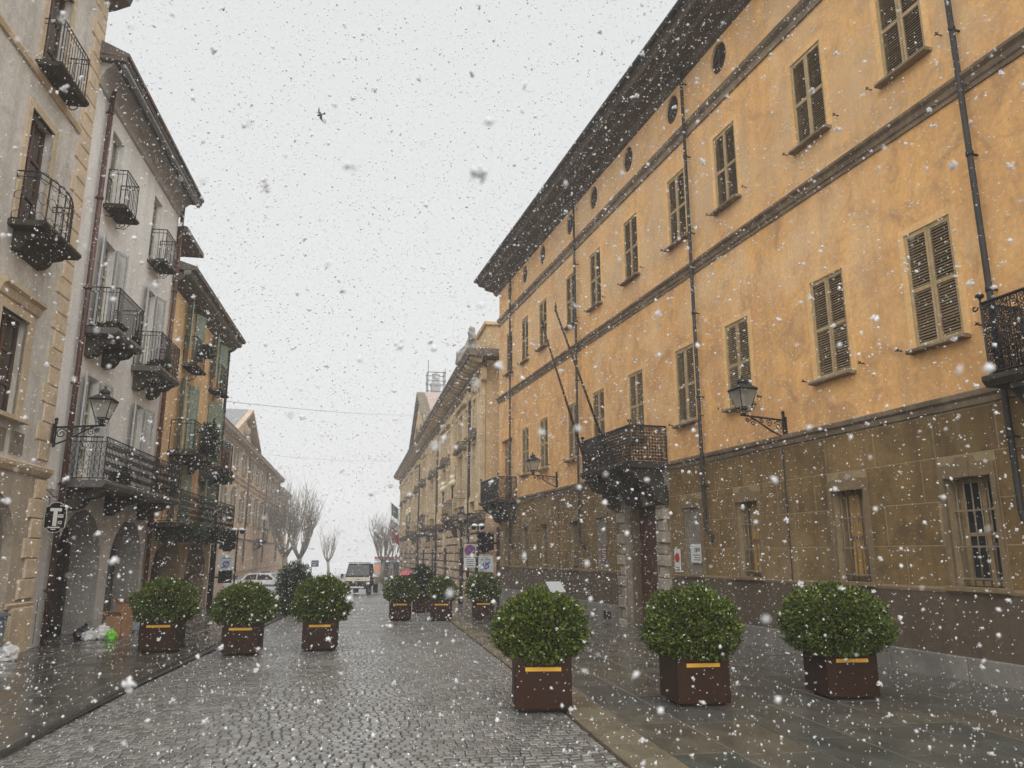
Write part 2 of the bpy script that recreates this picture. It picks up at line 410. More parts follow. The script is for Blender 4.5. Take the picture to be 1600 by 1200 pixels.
lamp_mat('lit_sign', (0.75, 0.22, 0.09), 0.22)
def lantern_glass():
    m, nt, b = nodes_of('lantern_glass')
    n = noise_tex(nt, 4, 3); r = ramp(nt, n.outputs[0], [(0.3, (0.50, 0.49, 0.45)), (0.7, (0.66, 0.65, 0.60))])
    nt.links.new(r.outputs[0], b.inputs['Base Color'])
    b.inputs['Roughness'].default_value = 0.35; b.inputs['Transmission Weight'].default_value = 0.75; b.inputs['IOR'].default_value = 1.05
    M['lantern_glass'] = m
lantern_glass()
def flake_mat():
    m, nt, b = nodes_of('snowflake')
    n = noise_tex(nt, 40, 2); r = ramp(nt, n.outputs[0], [(0.3, (0.88, 0.89, 0.90)), (0.7, (0.95, 0.95, 0.96))])
    nt.links.new(r.outputs[0], b.inputs['Base Color'])
    b.inputs['Roughness'].default_value = 0.9; b.inputs['Specular IOR Level'].default_value = 0.1
    b.inputs['Subsurface Weight'].default_value = 0.0
    tr = nd(nt, 'ShaderNodeBsdfTranslucent'); nt.links.new(r.outputs[0], tr.inputs[0])
    mx = nd(nt, 'ShaderNodeMixShader'); mx.inputs[0].default_value = 0.42
    nt.links.new(b.outputs[0], mx.inputs[1]); nt.links.new(tr.outputs[0], mx.inputs[2])
    nt.links.new(mx.outputs[0], nt.nodes['Material Output'].inputs[0])
    M['snowflake'] = m
flake_mat()

# ------------------------------------------------------------------ ground, road, pavements
D0 = Vector((-0.168, 0.986, 0)).normalized()        # along the street
W0 = Vector((D0.y, -D0.x, 0))                        # across it, to the right
RZ0 = math.atan2(-D0.x, D0.y)
def xR(y): return 0.95 - 0.17 * (y - 6.3)
def xL(y): return -4.12 - 0.155 * (y - 6.5)
def strip(mb, xa, xb, ys, dz, m=0):
    for a, b in zip(ys[:-1], ys[1:]):
        mb.quad((xa(a), a, gz(a)+dz), (xb(a), a, gz(a)+dz), (xb(b), b, gz(b)+dz), (xa(b), b, gz(b)+dz), m)

g = MB(); YS = [-60, 10, 30, 75, 300]
strip(g, lambda y: -300, lambda y: 300, YS, -0.11)
tag(g.build('ground', M['road_setts']), kind='structure')
g = MB(); strip(g, lambda y: -299, lambda y: 299, [122, 299], -0.06)  # added pale sheet, whitening the far ground in place of haze
tag(g.build('haze_white_ground', M['haze_white']), kind='structure')

g = MB()
strip(g, xL, xR, [-6, 10, 30, 34.0], -0.055, 0)
strip(g, xL, xR, [34.0, 75, 115], -0.028, 1)
road = tag(g.build('road', [M['joint_dark'], M['road_setts']]), kind='structure')

# setts: coursed across the street, each a chamfered block
def sett_verts(w, l, h, c):
    a, b = w/2, l/2
    return [(-a,-b,-0.03),(a,-b,-0.03),(a,b,-0.03),(-a,b,-0.03), (-a,-b,h-c*0.6),(a,-b,h-c*0.6),(a,b,h-c*0.6),(-a,b,h-c*0.6),
            (-a+c,-b+c,h),(a-c,-b+c,h),(a-c,b-c,h),(-a+c,b-c,h)]
SETT_F = [(0,1,5,4),(1,2,6,5),(2,3,7,6),(3,0,4,7),(4,5,9,8),(5,6,10,9),(6,7,11,10),(7,4,8,11),(8,9,10,11)]
sett_mesh = []
for k in range(6):
    me = bpy.data.meshes.new('cobble'); vs = sett_verts(0.082+0.005*(k%3), 0.074+0.004*(k//3), 0.0, 0.011)
    me.from_pydata([(x+rnd.uniform(-.004,.004), y+rnd.uniform(-.004,.004), z+(rnd.uniform(-.003,.003) if z > -0.02 else 0)) for x, y, z in vs], [], SETT_F)
    me.materials.append(M['cobble_piece']); sett_mesh.append(me)
cv = []; cf = []; n_obj = 0
row = 0; s = -5.4
while True:
    base = Vector((xR(6.3), 6.3, 0)) + D0 * s
    if base.y > 34: break
    width = (xR(base.y) - xL(base.y)) / 0.986 - 0.01
    t = 0.004 + rnd.uniform(0, 0.02)
    while t < width - 0.04:
        w = rnd.uniform(0.078, 0.108)
        wav = 0.03 * math.sin(t * 1.7 + row * 0.05) + 0.02 * math.sin(t * 4.1 + row * 0.31)
        p = base - W0 * (t + w/2) + D0 * (wav + rnd.uniform(-.006, .006))
        h = gz(p.y) - 0.028 + rnd.uniform(-0.004, 0.003)
        rz = RZ0 + rnd.uniform(-0.07, 0.07)
        if n_obj < 300 and p.y > 6.15 and abs(p.x + 1.4) < 3.2:
            o = obj('cobble', rnd.choice(sett_mesh), road, (p.x, p.y, h), (rnd.uniform(-.03, .03), rnd.uniform(-.03, .03), rz))
            o.scale.x = (w - 0.009) / 0.087
            n_obj += 1
        else:
            c, sn = math.cos(rz), math.sin(rz); o = len(cv)
            tx, ty = rnd.uniform(-.03, .03), rnd.uniform(-.03, .03)
            for x, y, z in sett_verts(w - 0.009, 0.075 + rnd.uniform(-.006, .004), 0.0, 0.010):
                cv.append((p.x + x*c - y*sn, p.y + x*sn + y*c, h + z + (x*tx + y*ty if z > -0.02 else 0)))
            cf += [tuple(o+i for i in f) for f in SETT_F]
        t += w
    s += 0.084; row += 1
me = bpy.data.meshes.new('cobbles'); me.from_pydata(cv, [], cf); me.materials.append(M['cobble_stone'])
tag(obj('cobbles', me, road), kind='stuff')

slab_me = {}
def slab_mesh(mat):
    if mat not in slab_me:
        me = bpy.data.meshes.new('slab'); a = 0.5; c = 0.008
        me.from_pydata([(-a,-a,-.07),(a,-a,-.07),(a,a,-.07),(-a,a,-.07),(-a,-a,-.005),(a,-a,-.005),(a,a,-.005),(-a,a,-.005),
                        (-a+c,-a+c,0),(a-c,-a+c,0),(a-c,a-c,0),(-a+c,a-c,0)], [], SETT_F)
        me.materials.append(M[mat]); slab_me[mat] = me
    return slab_me[mat]
def pave(parent, org, side, courses, y0, y1, mat, name, keep, dz, first=None):
    w0 = 0.0
    for ci, cw in enumerate(courses):
        s = -6.0 - rnd.uniform(0, 1.0)
        while True:
            l = rnd.uniform(0.75, 1.5) if ci else rnd.uniform(0.9, 1.3)
            p = org + W0 * side * (w0 + cw/2) + D0 * (s + l/2)
            s += l
            if p.y > y1: break
            if p.y < y0 or not keep(p): continue
            sl = (gz(p.y+0.1) - gz(p.y-0.1)) / 0.2
            o = obj(name if ci or not first else first[1], slab_mesh(mat if ci or not first else first[0]), parent,
                    (p.x, p.y, gz(p.y) + dz + rnd.uniform(-.003, .002)), (math.atan(sl)+rnd.uniform(-.002,.002), rnd.uniform(-.003,.003), RZ0))
            o.scale = (cw - 0.009, l - 0.009, 1)
        w0 += cw
RP, RD, RN = Vector((6.2763, 9.9020, 0)), Vector((-0.2910, 0.9567, 0)), Vector((-0.9567, -0.2910, 0))
LP, LD, LN = Vector((-8.540, 14.2098, 0)), Vector((-0.1622, 0.9868, 0)), Vector((0.9868, 0.1622, 0))
g = MB(); strip(g, lambda y: xR(y)+0.002, lambda y: 14, [-6, 10, 30, 37], -0.05)
pav_r = tag(g.build('pavement_right', M['joint_dark']), kind='structure')
pave(pav_r, Vector((xR(6.3), 6.3, 0)), 1, [0.44, 0.55, 0.7, 0.6, 0.8, 0.6, 0.75, 0.7, 0.65], 0.8, 36, 'slab_stone', 'slab',
     lambda p: (p - RP).dot(RN) > -0.45, -0.012, ('band_stone', 'edge_slab'))
g = MB(); strip(g, lambda y: -16, lambda y: xL(y)-0.002, [-6, 10, 30], 0.0)
pav_l = tag(g.build('pavement_left', M['joint_dark']), kind='structure')
pave(pav_l, Vector((xL(6.5), 6.5, 0)), -1, [0.26, 0.6, 0.7, 0.75, 0.65, 0.7, 0.8], 0.8, 29, 'slab_left', 'slab',
     lambda p: (p - LP).dot(LN) > -0.5, 0.045, ('slab_left', 'kerb_stone'))

# ------------------------------------------------------------------ facade building helpers
def wall(mb, u0, u1, z0, z1, holes, depth=0.2, y=0.0, m=0, mr=None):
    "flat wall with real openings and their reveals; hole = (ua, ub, za, zb, kind)"
    mr = m if mr is None else mr
    us = sorted({u0, u1} | {h[0] for h in holes} | {h[1] for h in holes})
    zs = sorted({z0, z1} | {h[2] for h in holes} | {h[3] for h in holes})
    us = [u for u in us if u0 <= u <= u1]; zs = [z for z in zs if z0 <= z <= z1]
    for a, b in zip(us[:-1], us[1:]):
        for c, d in zip(zs[:-1], zs[1:]):
            uc, zc = (a+b)/2, (c+d)/2
            if any(h[0] < uc < h[1] and h[2] < zc < h[3] for h in holes): continue
            mb.quad((b, y, c), (a, y, c), (a, y, d), (b, y, d), m)
    for h in holes:
        ua, ub, za, zb = h[:4]; kind = h[4] if len(h) > 4 else 'rect'
        dp = h[5] if len(h) > 5 else depth
        yb = y - dp
        if kind == 'rect':
            mb.quad((ua,y,za),(ua,yb,za),(ua,yb,zb),(ua,y,zb), mr); mb.quad((ub,yb,za),(ub,y,za),(ub,y,zb),(ub,yb,zb), mr)
            mb.quad((ua,yb,zb),(ub,yb,zb),(ub,y,zb),(ua,y,zb), mr); mb.quad((ua,y,za),(ub,y,za),(ub,yb,za),(ua,yb,za), mr)
        elif kind == 'arch':
            n = 16; cx = (ua+ub)/2; a = (ub-ua)/2; hb = min(a*1.0, (zb-za)*0.6) if len(h) < 7 else h[6]
            zs_ = zb - hb
            pts = [(cx - a*math.cos(math.pi*i/n), zs_ + hb*math.sin(math.pi*i/n)) for i in range(n+1)]
            for p, q in zip(pts[:-1], pts[1:]):
                mb.quad((q[0],y,q[1]),(p[0],y,p[1]),(p[0],y,zb),(q[0],y,zb), m)
                mb.quad((p[0],y,p[1]),(q[0],y,q[1]),(q[0],yb,q[1]),(p[0],yb,p[1]), mr)
                mb.quad((p[0],yb,p[1]),(q[0],yb,q[1]),(q[0],yb,zb),(p[0],yb,zb), mr)
            mb.quad((ua,y,za),(ua,yb,za),(ua,yb,zs_),(ua,y,zs_), mr); mb.quad((ub,yb,za),(ub,y,za),(ub,y,zs_),(ub,yb,zs_), mr)
        elif kind == 'oval':
            n = 24; cx, cz = (ua+ub)/2, (za+zb)/2; a, bb = (ub-ua)/2, (zb-za)/2
            def sq(t):
                c, s_ = math.cos(t), math.sin(t); k = 1/max(abs(c), abs(s_)); return (cx+a*c*k, cz+bb*s_*k)
            for i in range(n):
                t, t2 = 2*math.pi*i/n + math.pi/n*0, 2*math.pi*(i+1)/n
                p = (cx+a*math.cos(t), cz+bb*math.sin(t)); q = (cx+a*math.cos(t2), cz+bb*math.sin(t2))
                P, Q = sq(t), sq(t2)
                mb.quad((p[0],y,p[1]),(q[0],y,q[1]),(Q[0],y,Q[1]),(P[0],y,P[1]), m)
                mb.quad((p[0],y,p[1]),(p[0],yb,p[1]),(q[0],yb,q[1]),(q[0],y,q[1]), mr)
def body(mb, u0, u1, z0, z1, depth, y=-0.02, m=0):
    "sides, back and top of the block behind a facade"
    mb.quad((u0,y,z0),(u0,y,z1),(u0,-depth,z1),(u0,-depth,z0), m); mb.quad((u1,y,z0),(u1,-depth,z0),(u1,-depth,z1),(u1,y,z1), m)
    mb.quad((u0,-depth,z0),(u0,-depth,z1),(u1,-depth,z1),(u1,-depth,z0), m); mb.quad((u0,y,z1),(u1,y,z1),(u1,-depth,z1),(u0,-depth,z1), m)
def spiral(c, r, turns, a0, plane, sgn=1, n=12, r_end=0.15):
    out = []
    for i in range(n+1):
        t = i/n; rr = r*(1-(1-r_end)*t); a = a0 + sgn*turns*2*math.pi*t
        x, z = rr*math.cos(a), rr*math.sin(a)
        out.append((c[0]+plane[0]*x, c[1]+plane[1]*x, c[2]+z))
    return out

def railing(parent, path, z0, z1, style='plain', step=0.11, mat='iron', sx=1, name='railing', r=0.008, bow=0.0):
    "iron railing along a plan path; the bars of plain railings are separate pieces"
    mb = MB(sx); h = z1 - z0
    def P(p, z): 
        k = (z - z0)/h; b = bow*math.sin(math.pi*min(1, max(0, 1-k)))*(1.0 if bow else 0)
        return (p[0], p[1], z)
    rail = mb.build  # kept below
    tops = [(p[0], p[1], z1) for p in path]
    mb.tube(tops, r*1.7, 4); mb.tube([(p[0], p[1], z0+0.04) for p in path], r*1.3, 4)
    if style in ('plain', 'lattice', 'rings'): mb.tube([(p[0], p[1], z1-0.11*h) for p in path], r*1.1, 4)
    for p in path: mb.tube([(p[0], p[1], z0), (p[0], p[1], z1+0.01)], r*1.6, 4)
    spots = []
    for a, b in zip(path[:-1], path[1:]):
        L = math.dist(a, b); n = max(1, int(L/step)); dx, dy = (b[0]-a[0])/L, (b[1]-a[1])/L
        for i in range(1, n): spots.append((a[0]+(b[0]-a[0])*i/n, a[1]+(b[1]-a[1])*i/n, dx, dy))
        st = L/n
        if style == 'scroll':
            for i in range(n):
                cx, cy = a[0]+(b[0]-a[0])*(i+.5)/n, a[1]+(b[1]-a[1])*(i+.5)/n
                for k, zz in enumerate((0.07, 0.16, 0.25, 0.34, 0.43, 0.52, 0.61, 0.70, 0.79, 0.88, 0.95)):
                    mb.tube(spiral((cx, cy, z0+h*zz), st*0.46, 1.4, k*1.6+i, (dx, dy), 1 if (i+k) % 2 else -1, 10), r*0.75, 3)
        elif style == 'lattice':
            for i in range(n):
                p, q = (a[0]+(b[0]-a[0])*i/n, a[1]+(b[1]-a[1])*i/n), (a[0]+(b[0]-a[0])*(i+1)/n, a[1]+(b[1]-a[1])*(i+1)/n)
                for zz in (0.1, 0.3, 0.5, 0.7):
                    mb.tube([(p[0],p[1],z0+h*zz),(q[0],q[1],z0+h*(zz+0.2))], r*0.6, 3); mb.tube([(q[0],q[1],z0+h*zz),(p[0],p[1],z0+h*(zz+0.2))], r*0.6, 3)
        elif style == 'rings':
            for i in range(n):
                cx, cy = a[0]+(b[0]-a[0])*(i+.5)/n, a[1]+(b[1]-a[1])*(i+.5)/n
                for zz in (0.12, 0.52, 0.93):
                    mb.tube(spiral((cx, cy, z0+h*zz), st*0.42, 1.0, 0, (dx, dy), 1, 10, 1.0), r*0.7, 3)
    root = mb.build(name, M[mat], parent)
    bm = MB(); bm.tube([(0, 0, 0.04), (0, 0, h)], r*0.85, 4)
    me = None
    for x, y, dx, dy in spots:
        if me is None:
            o = bm.build('baluster', M[mat], root, (x*sx, y, z0)); me = o.data
        else: obj('baluster', me, root, (x*sx, y, z0))
    return root

def downpipe(parent, u, z_top, z_bot, mat, sx=1, r=0.055, y=0.085, kick=None, name='downpipe'):
    mb = MB(sx); pts = [(u, y, z_top), (u, y, z_bot)]
    if kick: pts = [(u, y, z_top), (u, y, z_bot+0.25), (u-0.02, y, z_bot+0.12), (u+kick*0.10, y-0.02, z_bot+0.03), (u+kick*0.17, y-0.06, z_bot-0.02), (u+kick*0.17, y-0.06, z_bot-0.16)]
    mb.tube(pts, r, 8)
    z = z_top - 0.6
    while z > z_bot + 0.4:
        mb.lathe((u, y, z), [(r*1.0, -0.03), (r*1.28, -0.03), (r*1.28, 0.03), (r*1.0, 0.03)], 8)
        mb.box(u-0.012, u+0.012, -0.02, y, z-0.012, z+0.012); z -= 1.95
    return mb.build(name, M[mat], parent, True)

# ------------------------------------------------------------------ the ochre palace on the right
RA = math.atan2(RD.y, RD.x)
pal = thing('palace', 'long orange plastered palace with beige louvred shutters above a brown ground floor', 'building', (RP.x, RP.y, 0), RA)
U0, U1 = -9.0, 23.5
UP = [0.57, 2.76, 5.52, 7.67, 10.25, 12.75, 14.83, 17.65, 19.80, 21.92]
UPX = [-2.0, -4.4, -6.8] + UP
R3, R2, RG = (8.98, 10.76), (4.54, 6.34), (1.18, 2.62)
HW = 0.42
OC = [u for u in UPX if u != 0.57 or True]
holes = []
for u in UPX:
    holes.append((u-HW, u+HW, *R3, 'rect', 0.16))
    holes.append((u-0.31, u+0.31, 12.20, 12.94, 'oval', 0.06))
    if u > -1 and u < 21: holes.append((u-HW, u+HW, *R2, 'rect', 0.16))
holes.append((21.55, 23.05, 3.78, 6.24, 'rect', 0.2))       # balcony door at the far end
holes.append((-2.4, -1.2, 3.78, 6.4, 'rect', 0.2))
mb = MB(); wall(mb, U0, U1, 3.62, 13.25, holes, 0.16); body(mb, U0, U1, -0.6, 13.25, 11.0)
mb.build('wall', M['orange_plaster'], pal)
GW = [0.42, 2.72, 5.56, 7.70, 12.74, 14.86, 17.68, 19.80, 22.10, -2.0, -4.4]
GHW = 0.375
gh = [(u-GHW, u+GHW, *RG, 'rect', 0.30 if u not in (7.70, 12.74) else 0.06) for u in GW]
DU0, DU1, DZ1 = 9.30, 10.85, 2.78
gh.append((DU0, DU1, -0.6, DZ1, 'rect', 0.30))
mb = MB(); wall(mb, U0, U1, -0.6, 3.62, gh, 0.30, 0.0)
mb.build('ground_floor_wall', M['brown_joint'], pal)
# scored plaster panels standing proud of the pale joints
def split_row(u0, u1, z0, z1, blocks):
    segs = [(u0, u1)]
    for (a, b, c, d) in blocks:
        if d <= z0+0.01 or c >= z1-0.01: continue
        ns = []
        for p, q in segs:
            if b <= p or a >= q: ns.append((p, q)); continue
            if a > p: ns.append((p, a))
            if b < q: ns.append((b, q))
        segs = ns
    return segs
SUR = 0.075
blocks = [(h[0]-SUR-0.005, h[1]+SUR+0.005, h[2]-0.09, h[3]+0.30 if h[3] < 2.7 else h[3]) for h in gh if h[0] < DU0-1 or h[0] > DU1]
blocks.append((DU0-0.62, DU1+0.62, -1, 3.62))
rows = [(1.16, 1.72), (1.72, 2.32), (2.32, 2.93), (2.93, 3.53)]
for ri, (z0, z1) in enumerate(rows):
    u = U0 + (0.6 if ri % 2 else 0)
    cuts = []
    while u < U1: cuts.append(u); u += rnd.uniform(1.0, 1.3)
    cuts = [U0] + [c for c in cuts if U0 + 0.3 < c < U1 - 0.3] + [U1]
    for a, b in zip(cuts[:-1], cuts[1:]):
        for p, q in split_row(a, b, z0, z1, blocks):
            if q - p < 0.07: continue
            m2 = MB(); m2.cbox(p+0.010, q-0.010, -0.01, 0.005, z0+0.010, z1-0.010, 0.002)
            m2.build('plaster_panel', M['brown_plaster'], pal)
for p, q in split_row(U0, U1, 0.3, 1.1, [(DU0-0.62, DU1+0.62, -1, 3)]):
    u = p
    while u < q - 0.05:
        e = min(q, u + rnd.uniform(2.6, 3.6))
        if q - e < 0.6: e = q
        m2 = MB(); m2.cbox(u+0.002, e-0.002, -0.02, 0.03, 0.22, 1.10, 0.006); m2.build('dado_panel', M['dado_grey'], pal)
        u = e
    u = p
    while u < q - 0.05:
        e = min(q, u + rnd.uniform(1.3, 1.9))
        if q - e < 0.5: e = q
        m2 = MB(); m2.cbox(u+0.004, e-0.004, -0.02, 0.09, -0.6, 0.27 + rnd.uniform(-.006, .006), 0.012); m2.build('plinth_block', M['plinth_stone'], pal)
        u = e
mb = MB()
mb.prof([(-0.02, 1.09), (0.04, 1.09), (0.045, 1.13), (0.02, 1.155), (-0.02, 1.155)], U0, DU0-0.63); mb.prof([(-0.02, 1.09), (0.04, 1.09), (0.045, 1.13), (0.02, 1.155), (-0.02, 1.155)], DU1+0.63, U1)
mb.build('dado_rail', M['brown_surround'], pal)
# cornices
mb = MB(); mb.prof([(-0.02, 3.55), (0.04, 3.56), (0.05, 3.60), (0.05, 3.64), (0.10, 3.67), (0.11, 3.72), (0.11, 3.74), (-0.02, 3.77)], U0, U1); mb.build('string_course', M['cornice_dark'], pal)
mb = MB(); mb.prof([(-0.02, 7.94), (0.03, 7.94), (0.04, 8.00), (0.07, 8.02), (0.09, 8.09), (0.15, 8.13), (0.16, 8.17), (-0.02, 8.21)], U0, U1+0.02); mb.build('string_course', M['cornice_dark'], pal)
mb = MB(); mb.prof([(-0.02, 11.44), (0.04, 11.44), (0.05, 11.52), (0.02, 11.54), (0.03, 11.61), (0.10, 11.67), (0.13, 11.74), (-0.02, 11.77)], U0, U1+0.02); mb.build('string_course', M['cornice_dark'], pal)
mb = MB(); mb.prof([(-0.02, 13.02), (0.10, 13.06), (0.16, 13.20), (0.54, 13.26), (0.58, 13.38), (0.84, 13.42), (0.88, 13.52), (0.95, 13.56), (0.95, 13.66), (-0.02, 13.70)], U0, U1+0.5)
mb.build('eave', M['eave_wood'], pal)
mb = MB(); mb.tube([(U0, 1.0, 13.66), (U1+0.52, 1.0, 13.64)], 0.075, 7); mb.build('gutter', M['pipe_dark'], pal, True)
mb = MB(); mb.prof([(0.97, 13.70), (0.97, 13.74), (-5.5, 16.4), (-12, 13.74), (-12, 13.70)], U0-0.5, U1+0.52); mb.build('roof', M['roof_tile'], pal)

# louvred windows
LW = HW - 0.012
def leaf_frame(w, h):
    mb = MB(); t = 0.045
    for a, b in ((0, t), (w-t, w)): mb.box(a, b, -0.018, 0.018, 0, h)
    for a, b in ((0, 0.075), (h*0.5-0.03, h*0.5+0.03), (h-0.055, h)): mb.box(t, w-t, -0.015, 0.015, a, b)
    return mb
_h3, _h2 = R3[1]-R3[0]-0.05, R2[1]-R2[0]-0.05
SL = MB(); SL.prof([(-0.009, 0.002), (0.008, -0.023), (0.013, -0.021), (-0.004, 0.005)], 0.045, LW-0.045)
slat_me = None
def leaf_slats(h):
    out = []
    for a, b in ((0.075, h*0.5-0.03), (h*0.5+0.03, h-0.055)):
        n = int((b-a)/0.043)
        out += [a + (b-a)*(i+0.75)/n for i in range(n)]
    return out
cache = {}
def louvre_window(par, u, z0, z1, single):
    global slat_me
    h = z1 - z0 - 0.03
    mb = MB(); t = 0.018
    mb.box(u-HW, u-HW+t, -0.15, -0.005, z0, z1); mb.box(u+HW-t, u+HW, -0.15, -0.005, z0, z1); mb.box(u-HW, u+HW, -0.15, -0.006, z1-t, z1)
    w = mb.build('window', M['shutter_beige'], par)
    mb = MB(); mb.quad((u-HW, -0.14, z0), (u+HW, -0.14, z0), (u+HW, -0.14, z1), (u-HW, -0.14, z1)); mb.build('pane', M['dark_glass'], w)
    mb = MB(); e = 0.11
    mb.box(u-HW-e, u-HW, -0.01, 0.010, z0-0.02, z1+e); mb.box(u+HW, u+HW+e, -0.01, 0.010, z0-0.02, z1+e); mb.box(u-HW, u+HW, -0.01, 0.0102, z1, z1+e)
    mb.build('surround', M['orange_surround'], w)
    mb = MB(); mb.cbox(u-HW-0.09, u+HW+0.09, -0.12, 0.15, z0-0.055, z0, 0.012); mb.build('sill', M['cornice_dark'], w)
    for k in (0, 1):
        key = ('f', round(h, 3))
        ux = u - HW + 0.008 if k == 0 else u + 0.004
        ang = rnd.uniform(-0.02, 0.035)*(1 if k == 1 else -1)*0.7
        if key not in cache:
            lf = leaf_frame(LW, h).build('shutter', M['shutter_beige'], par, loc=(ux, -0.028, z0+0.012)); cache[key] = lf.data
        else: lf = obj('shutter', cache[key], par, (ux, -0.028, z0+0.012))
        lf.rotation_euler = (0, 0, ang)
        if single:
            for z in leaf_slats(h):
                if slat_me is None:
                    so = SL.build('slat', M['slat_shaded'], lf, loc=(0, 0, z)); slat_me = so.data
                else: so = obj('slat', slat_me, lf, (0, 0, z))
                so.rotation_euler = (rnd.uniform(-0.06, 0.06), 0, 0)
        else:
            key = ('s', round(h, 3))
            if key not in cache:
                mm = MB()
                for z in leaf_slats(h): mm.prof([(-0.009, z+0.002), (0.008, z-0.023), (0.013, z-0.021), (-0.004, z+0.005)], 0.045, LW-0.045)
                so = mm.build('slats', M['slat_shaded'], lf); cache[key] = so.data
            else: so = obj('slats', cache[key], lf)
            so['kind'] = 'stuff'
    for k in (-1, 1):
        mb = MB(); x = u + k*(HW + 0.28); mb.tube([(x, -0.02, z0+0.06), (x, 0.09, z0+0.06), (x+0.01, 0.10, z0+0.10)], 0.011, 4); mb.tube([(x-0.03, 0.095, z0+0.075), (x+0.03, 0.095, z0+0.06)], 0.012, 4)
        mb.build('shutter_hook', M['rusty_iron'], par)
for u in UPX:
    if u < -1: continue
    louvre_window(pal, u, *R3, u in (0.57, 2.76))
    if u < 21: louvre_window(pal, u, *R2, u in (0.57, 2.76))
for u in (-2.0, -4.4, -6.8): louvre_window(pal, u, *R3, False)
for u in UPX:
    mb = MB(); mb.disc((u, -0.055, 12.57), 0.33, 'y', 24, 0, 0, 0.37); w = mb.build('round_window', M['black_inside'], pal)
    mb = MB(); mb.box(u-0.010, u+0.010, -0.05, -0.03, 12.22, 12.92); mb.box(u-0.30, u+0.30, -0.05, -0.031, 12.56, 12.58); mb.build('glazing_bar', M['wood_dark'], w)

# barred ground floor windows
def g_surround(u, z0, z1, par, hw=GHW):
    mb = MB(); e = SUR; y1 = 0.035
    for a, b in ((u-hw-e, u-hw), (u+hw, u+hw+e)): mb.box(a, b, -0.02, y1, z0-0.001, z1)
    mb.prism([(u-hw-e, z1), (u-hw-e, z1+0.17), (u-0.17, z1+0.20), (u-0.13, z1+0.28), (u+0.13, z1+0.28), (u+0.17, z1+0.20), (u+hw+e, z1+0.17), (u+hw+e, z1)][::-1], -0.02, y1)
    mb.prism([(u-0.06, z1), (u-0.085, z1+0.275), (u+0.085, z1+0.275), (u+0.06, z1)][::-1], -0.02, y1+0.012)
    o = mb.build('surround', M['brown_surround'], par)
    return o
for i, u in enumerate(GW):
    z0, z1 = RG
    blind = u in (7.70, 12.74)
    mb = MB()
    if blind:
        mb.box(u-GHW, u+GHW, -0.08, -0.045, z0, z1); w = mb.build('blind_window', M['boarded_grey'], pal)
        g_surround(u, z0, z1, w)
        mb = MB(); mb.cbox(u-GHW-0.11, u+GHW+0.11, -0.04, 0.09, z0-0.07, z0, 0.01); mb.build('sill', M['brown_surround'], w)
        continue
    y = -0.27
    for a, b in ((u-GHW, u-GHW+0.06), (u-0.035, u+0.035), (u+GHW-0.06, u+GHW)): mb.box(a, b, y-0.03, y+0.02, z0, z1)
    for a, b in ((z0, z0+0.07), (z0+0.66, z0+0.71), (z1-0.06, z1)): mb.box(u-GHW, u+GHW, y-0.03, y+0.018, a, b)
    w = mb.build('window', M['frame_brown'] if i else M['shutter_beige'], pal)
    g_surround(u, z0, z1, w)
    mb = MB(); mb.cbox(u-GHW-0.11, u+GHW+0.11, -0.29, 0.10, z0-0.075, z0, 0.012); mb.build('sill', M['brown_surround'], w)
    if i in (1, 2):
        mb = MB(); n = 26                      # drawn curtain in folds
        xs = [u-GHW+2*GHW*k/n for k in range(n+1)]
        for k in range(n):
            mb.quad((xs[k], y-0.012-0.012*(k % 2), z0), (xs[k+1], y-0.012-0.012*((k+1) % 2), z0), (xs[k+1], y-0.012-0.012*((k+1) % 2), z1), (xs[k], y-0.012-0.012*(k % 2), z1))
        mb.build('curtain', M['curtain_ochre'], w)
    else:
        mb = MB(); mb.quad((u-GHW, y-0.01, z0), (u+GHW, y-0.01, z0), (u+GHW, y-0.01, z1), (u-GHW, y-0.01, z1)); mb.build('pane', M['dark_glass'] if i != 4 else M['brown_glass'], w)
        mb = MB(); n = 14
        for s_ in (-1, 1):
            for k in range(n):
                xa, xb = u+s_*(0.06+0.29*k/n), u+s_*(0.06+0.29*(k+1)/n)
                mb.quad((xa, y-0.02-0.01*(k % 2), z0+0.05), (xb, y-0.02-0.01*((k+1) % 2), z0+0.05), (xb, y-0.02-0.01*((k+1) % 2), z1), (xa, y-0.02-0.01*(k % 2), z1))
    mat = 'bar_paint'
    yb = -0.12
    for k in range(6):
        x = u - GHW + 2*GHW*(k+0.5)/6
        mb = MB(); mb.tube([(x, yb, z0), (x, yb, z1)], 0.010, 6)
        for zc in (z0+0.50, z0+0.98): mb.lathe((x, yb, zc), [(0.010, -0.05), (0.019, -0.035), (0.012, -0.015), (0.019, 0.0), (0.010, 0.03)], 6)
        mb.build('bar', M[mat], w, True)
    mb = MB()
    for zc in (z0+0.10, z0+0.52, z0+1.0): mb.box(u-GHW, u+GHW, yb-0.006, yb+0.018, zc-0.012, zc+0.012)
    mb.build('cross_bar', M[mat], w)
mb = MB(); mb.box(12.05, 12.55, 0.092, 0.10, -0.13, 0.08); 
vent = mb.build('cellar_vent', M['black_inside'], pal)
mb = MB()
for k in range(5): mb.box(12.07+0.1*k, 12.09+0.1*k, 0.10, 0.11, -0.12, 0.07)
mb.build('vent_bars', M['rusty_iron'], vent)

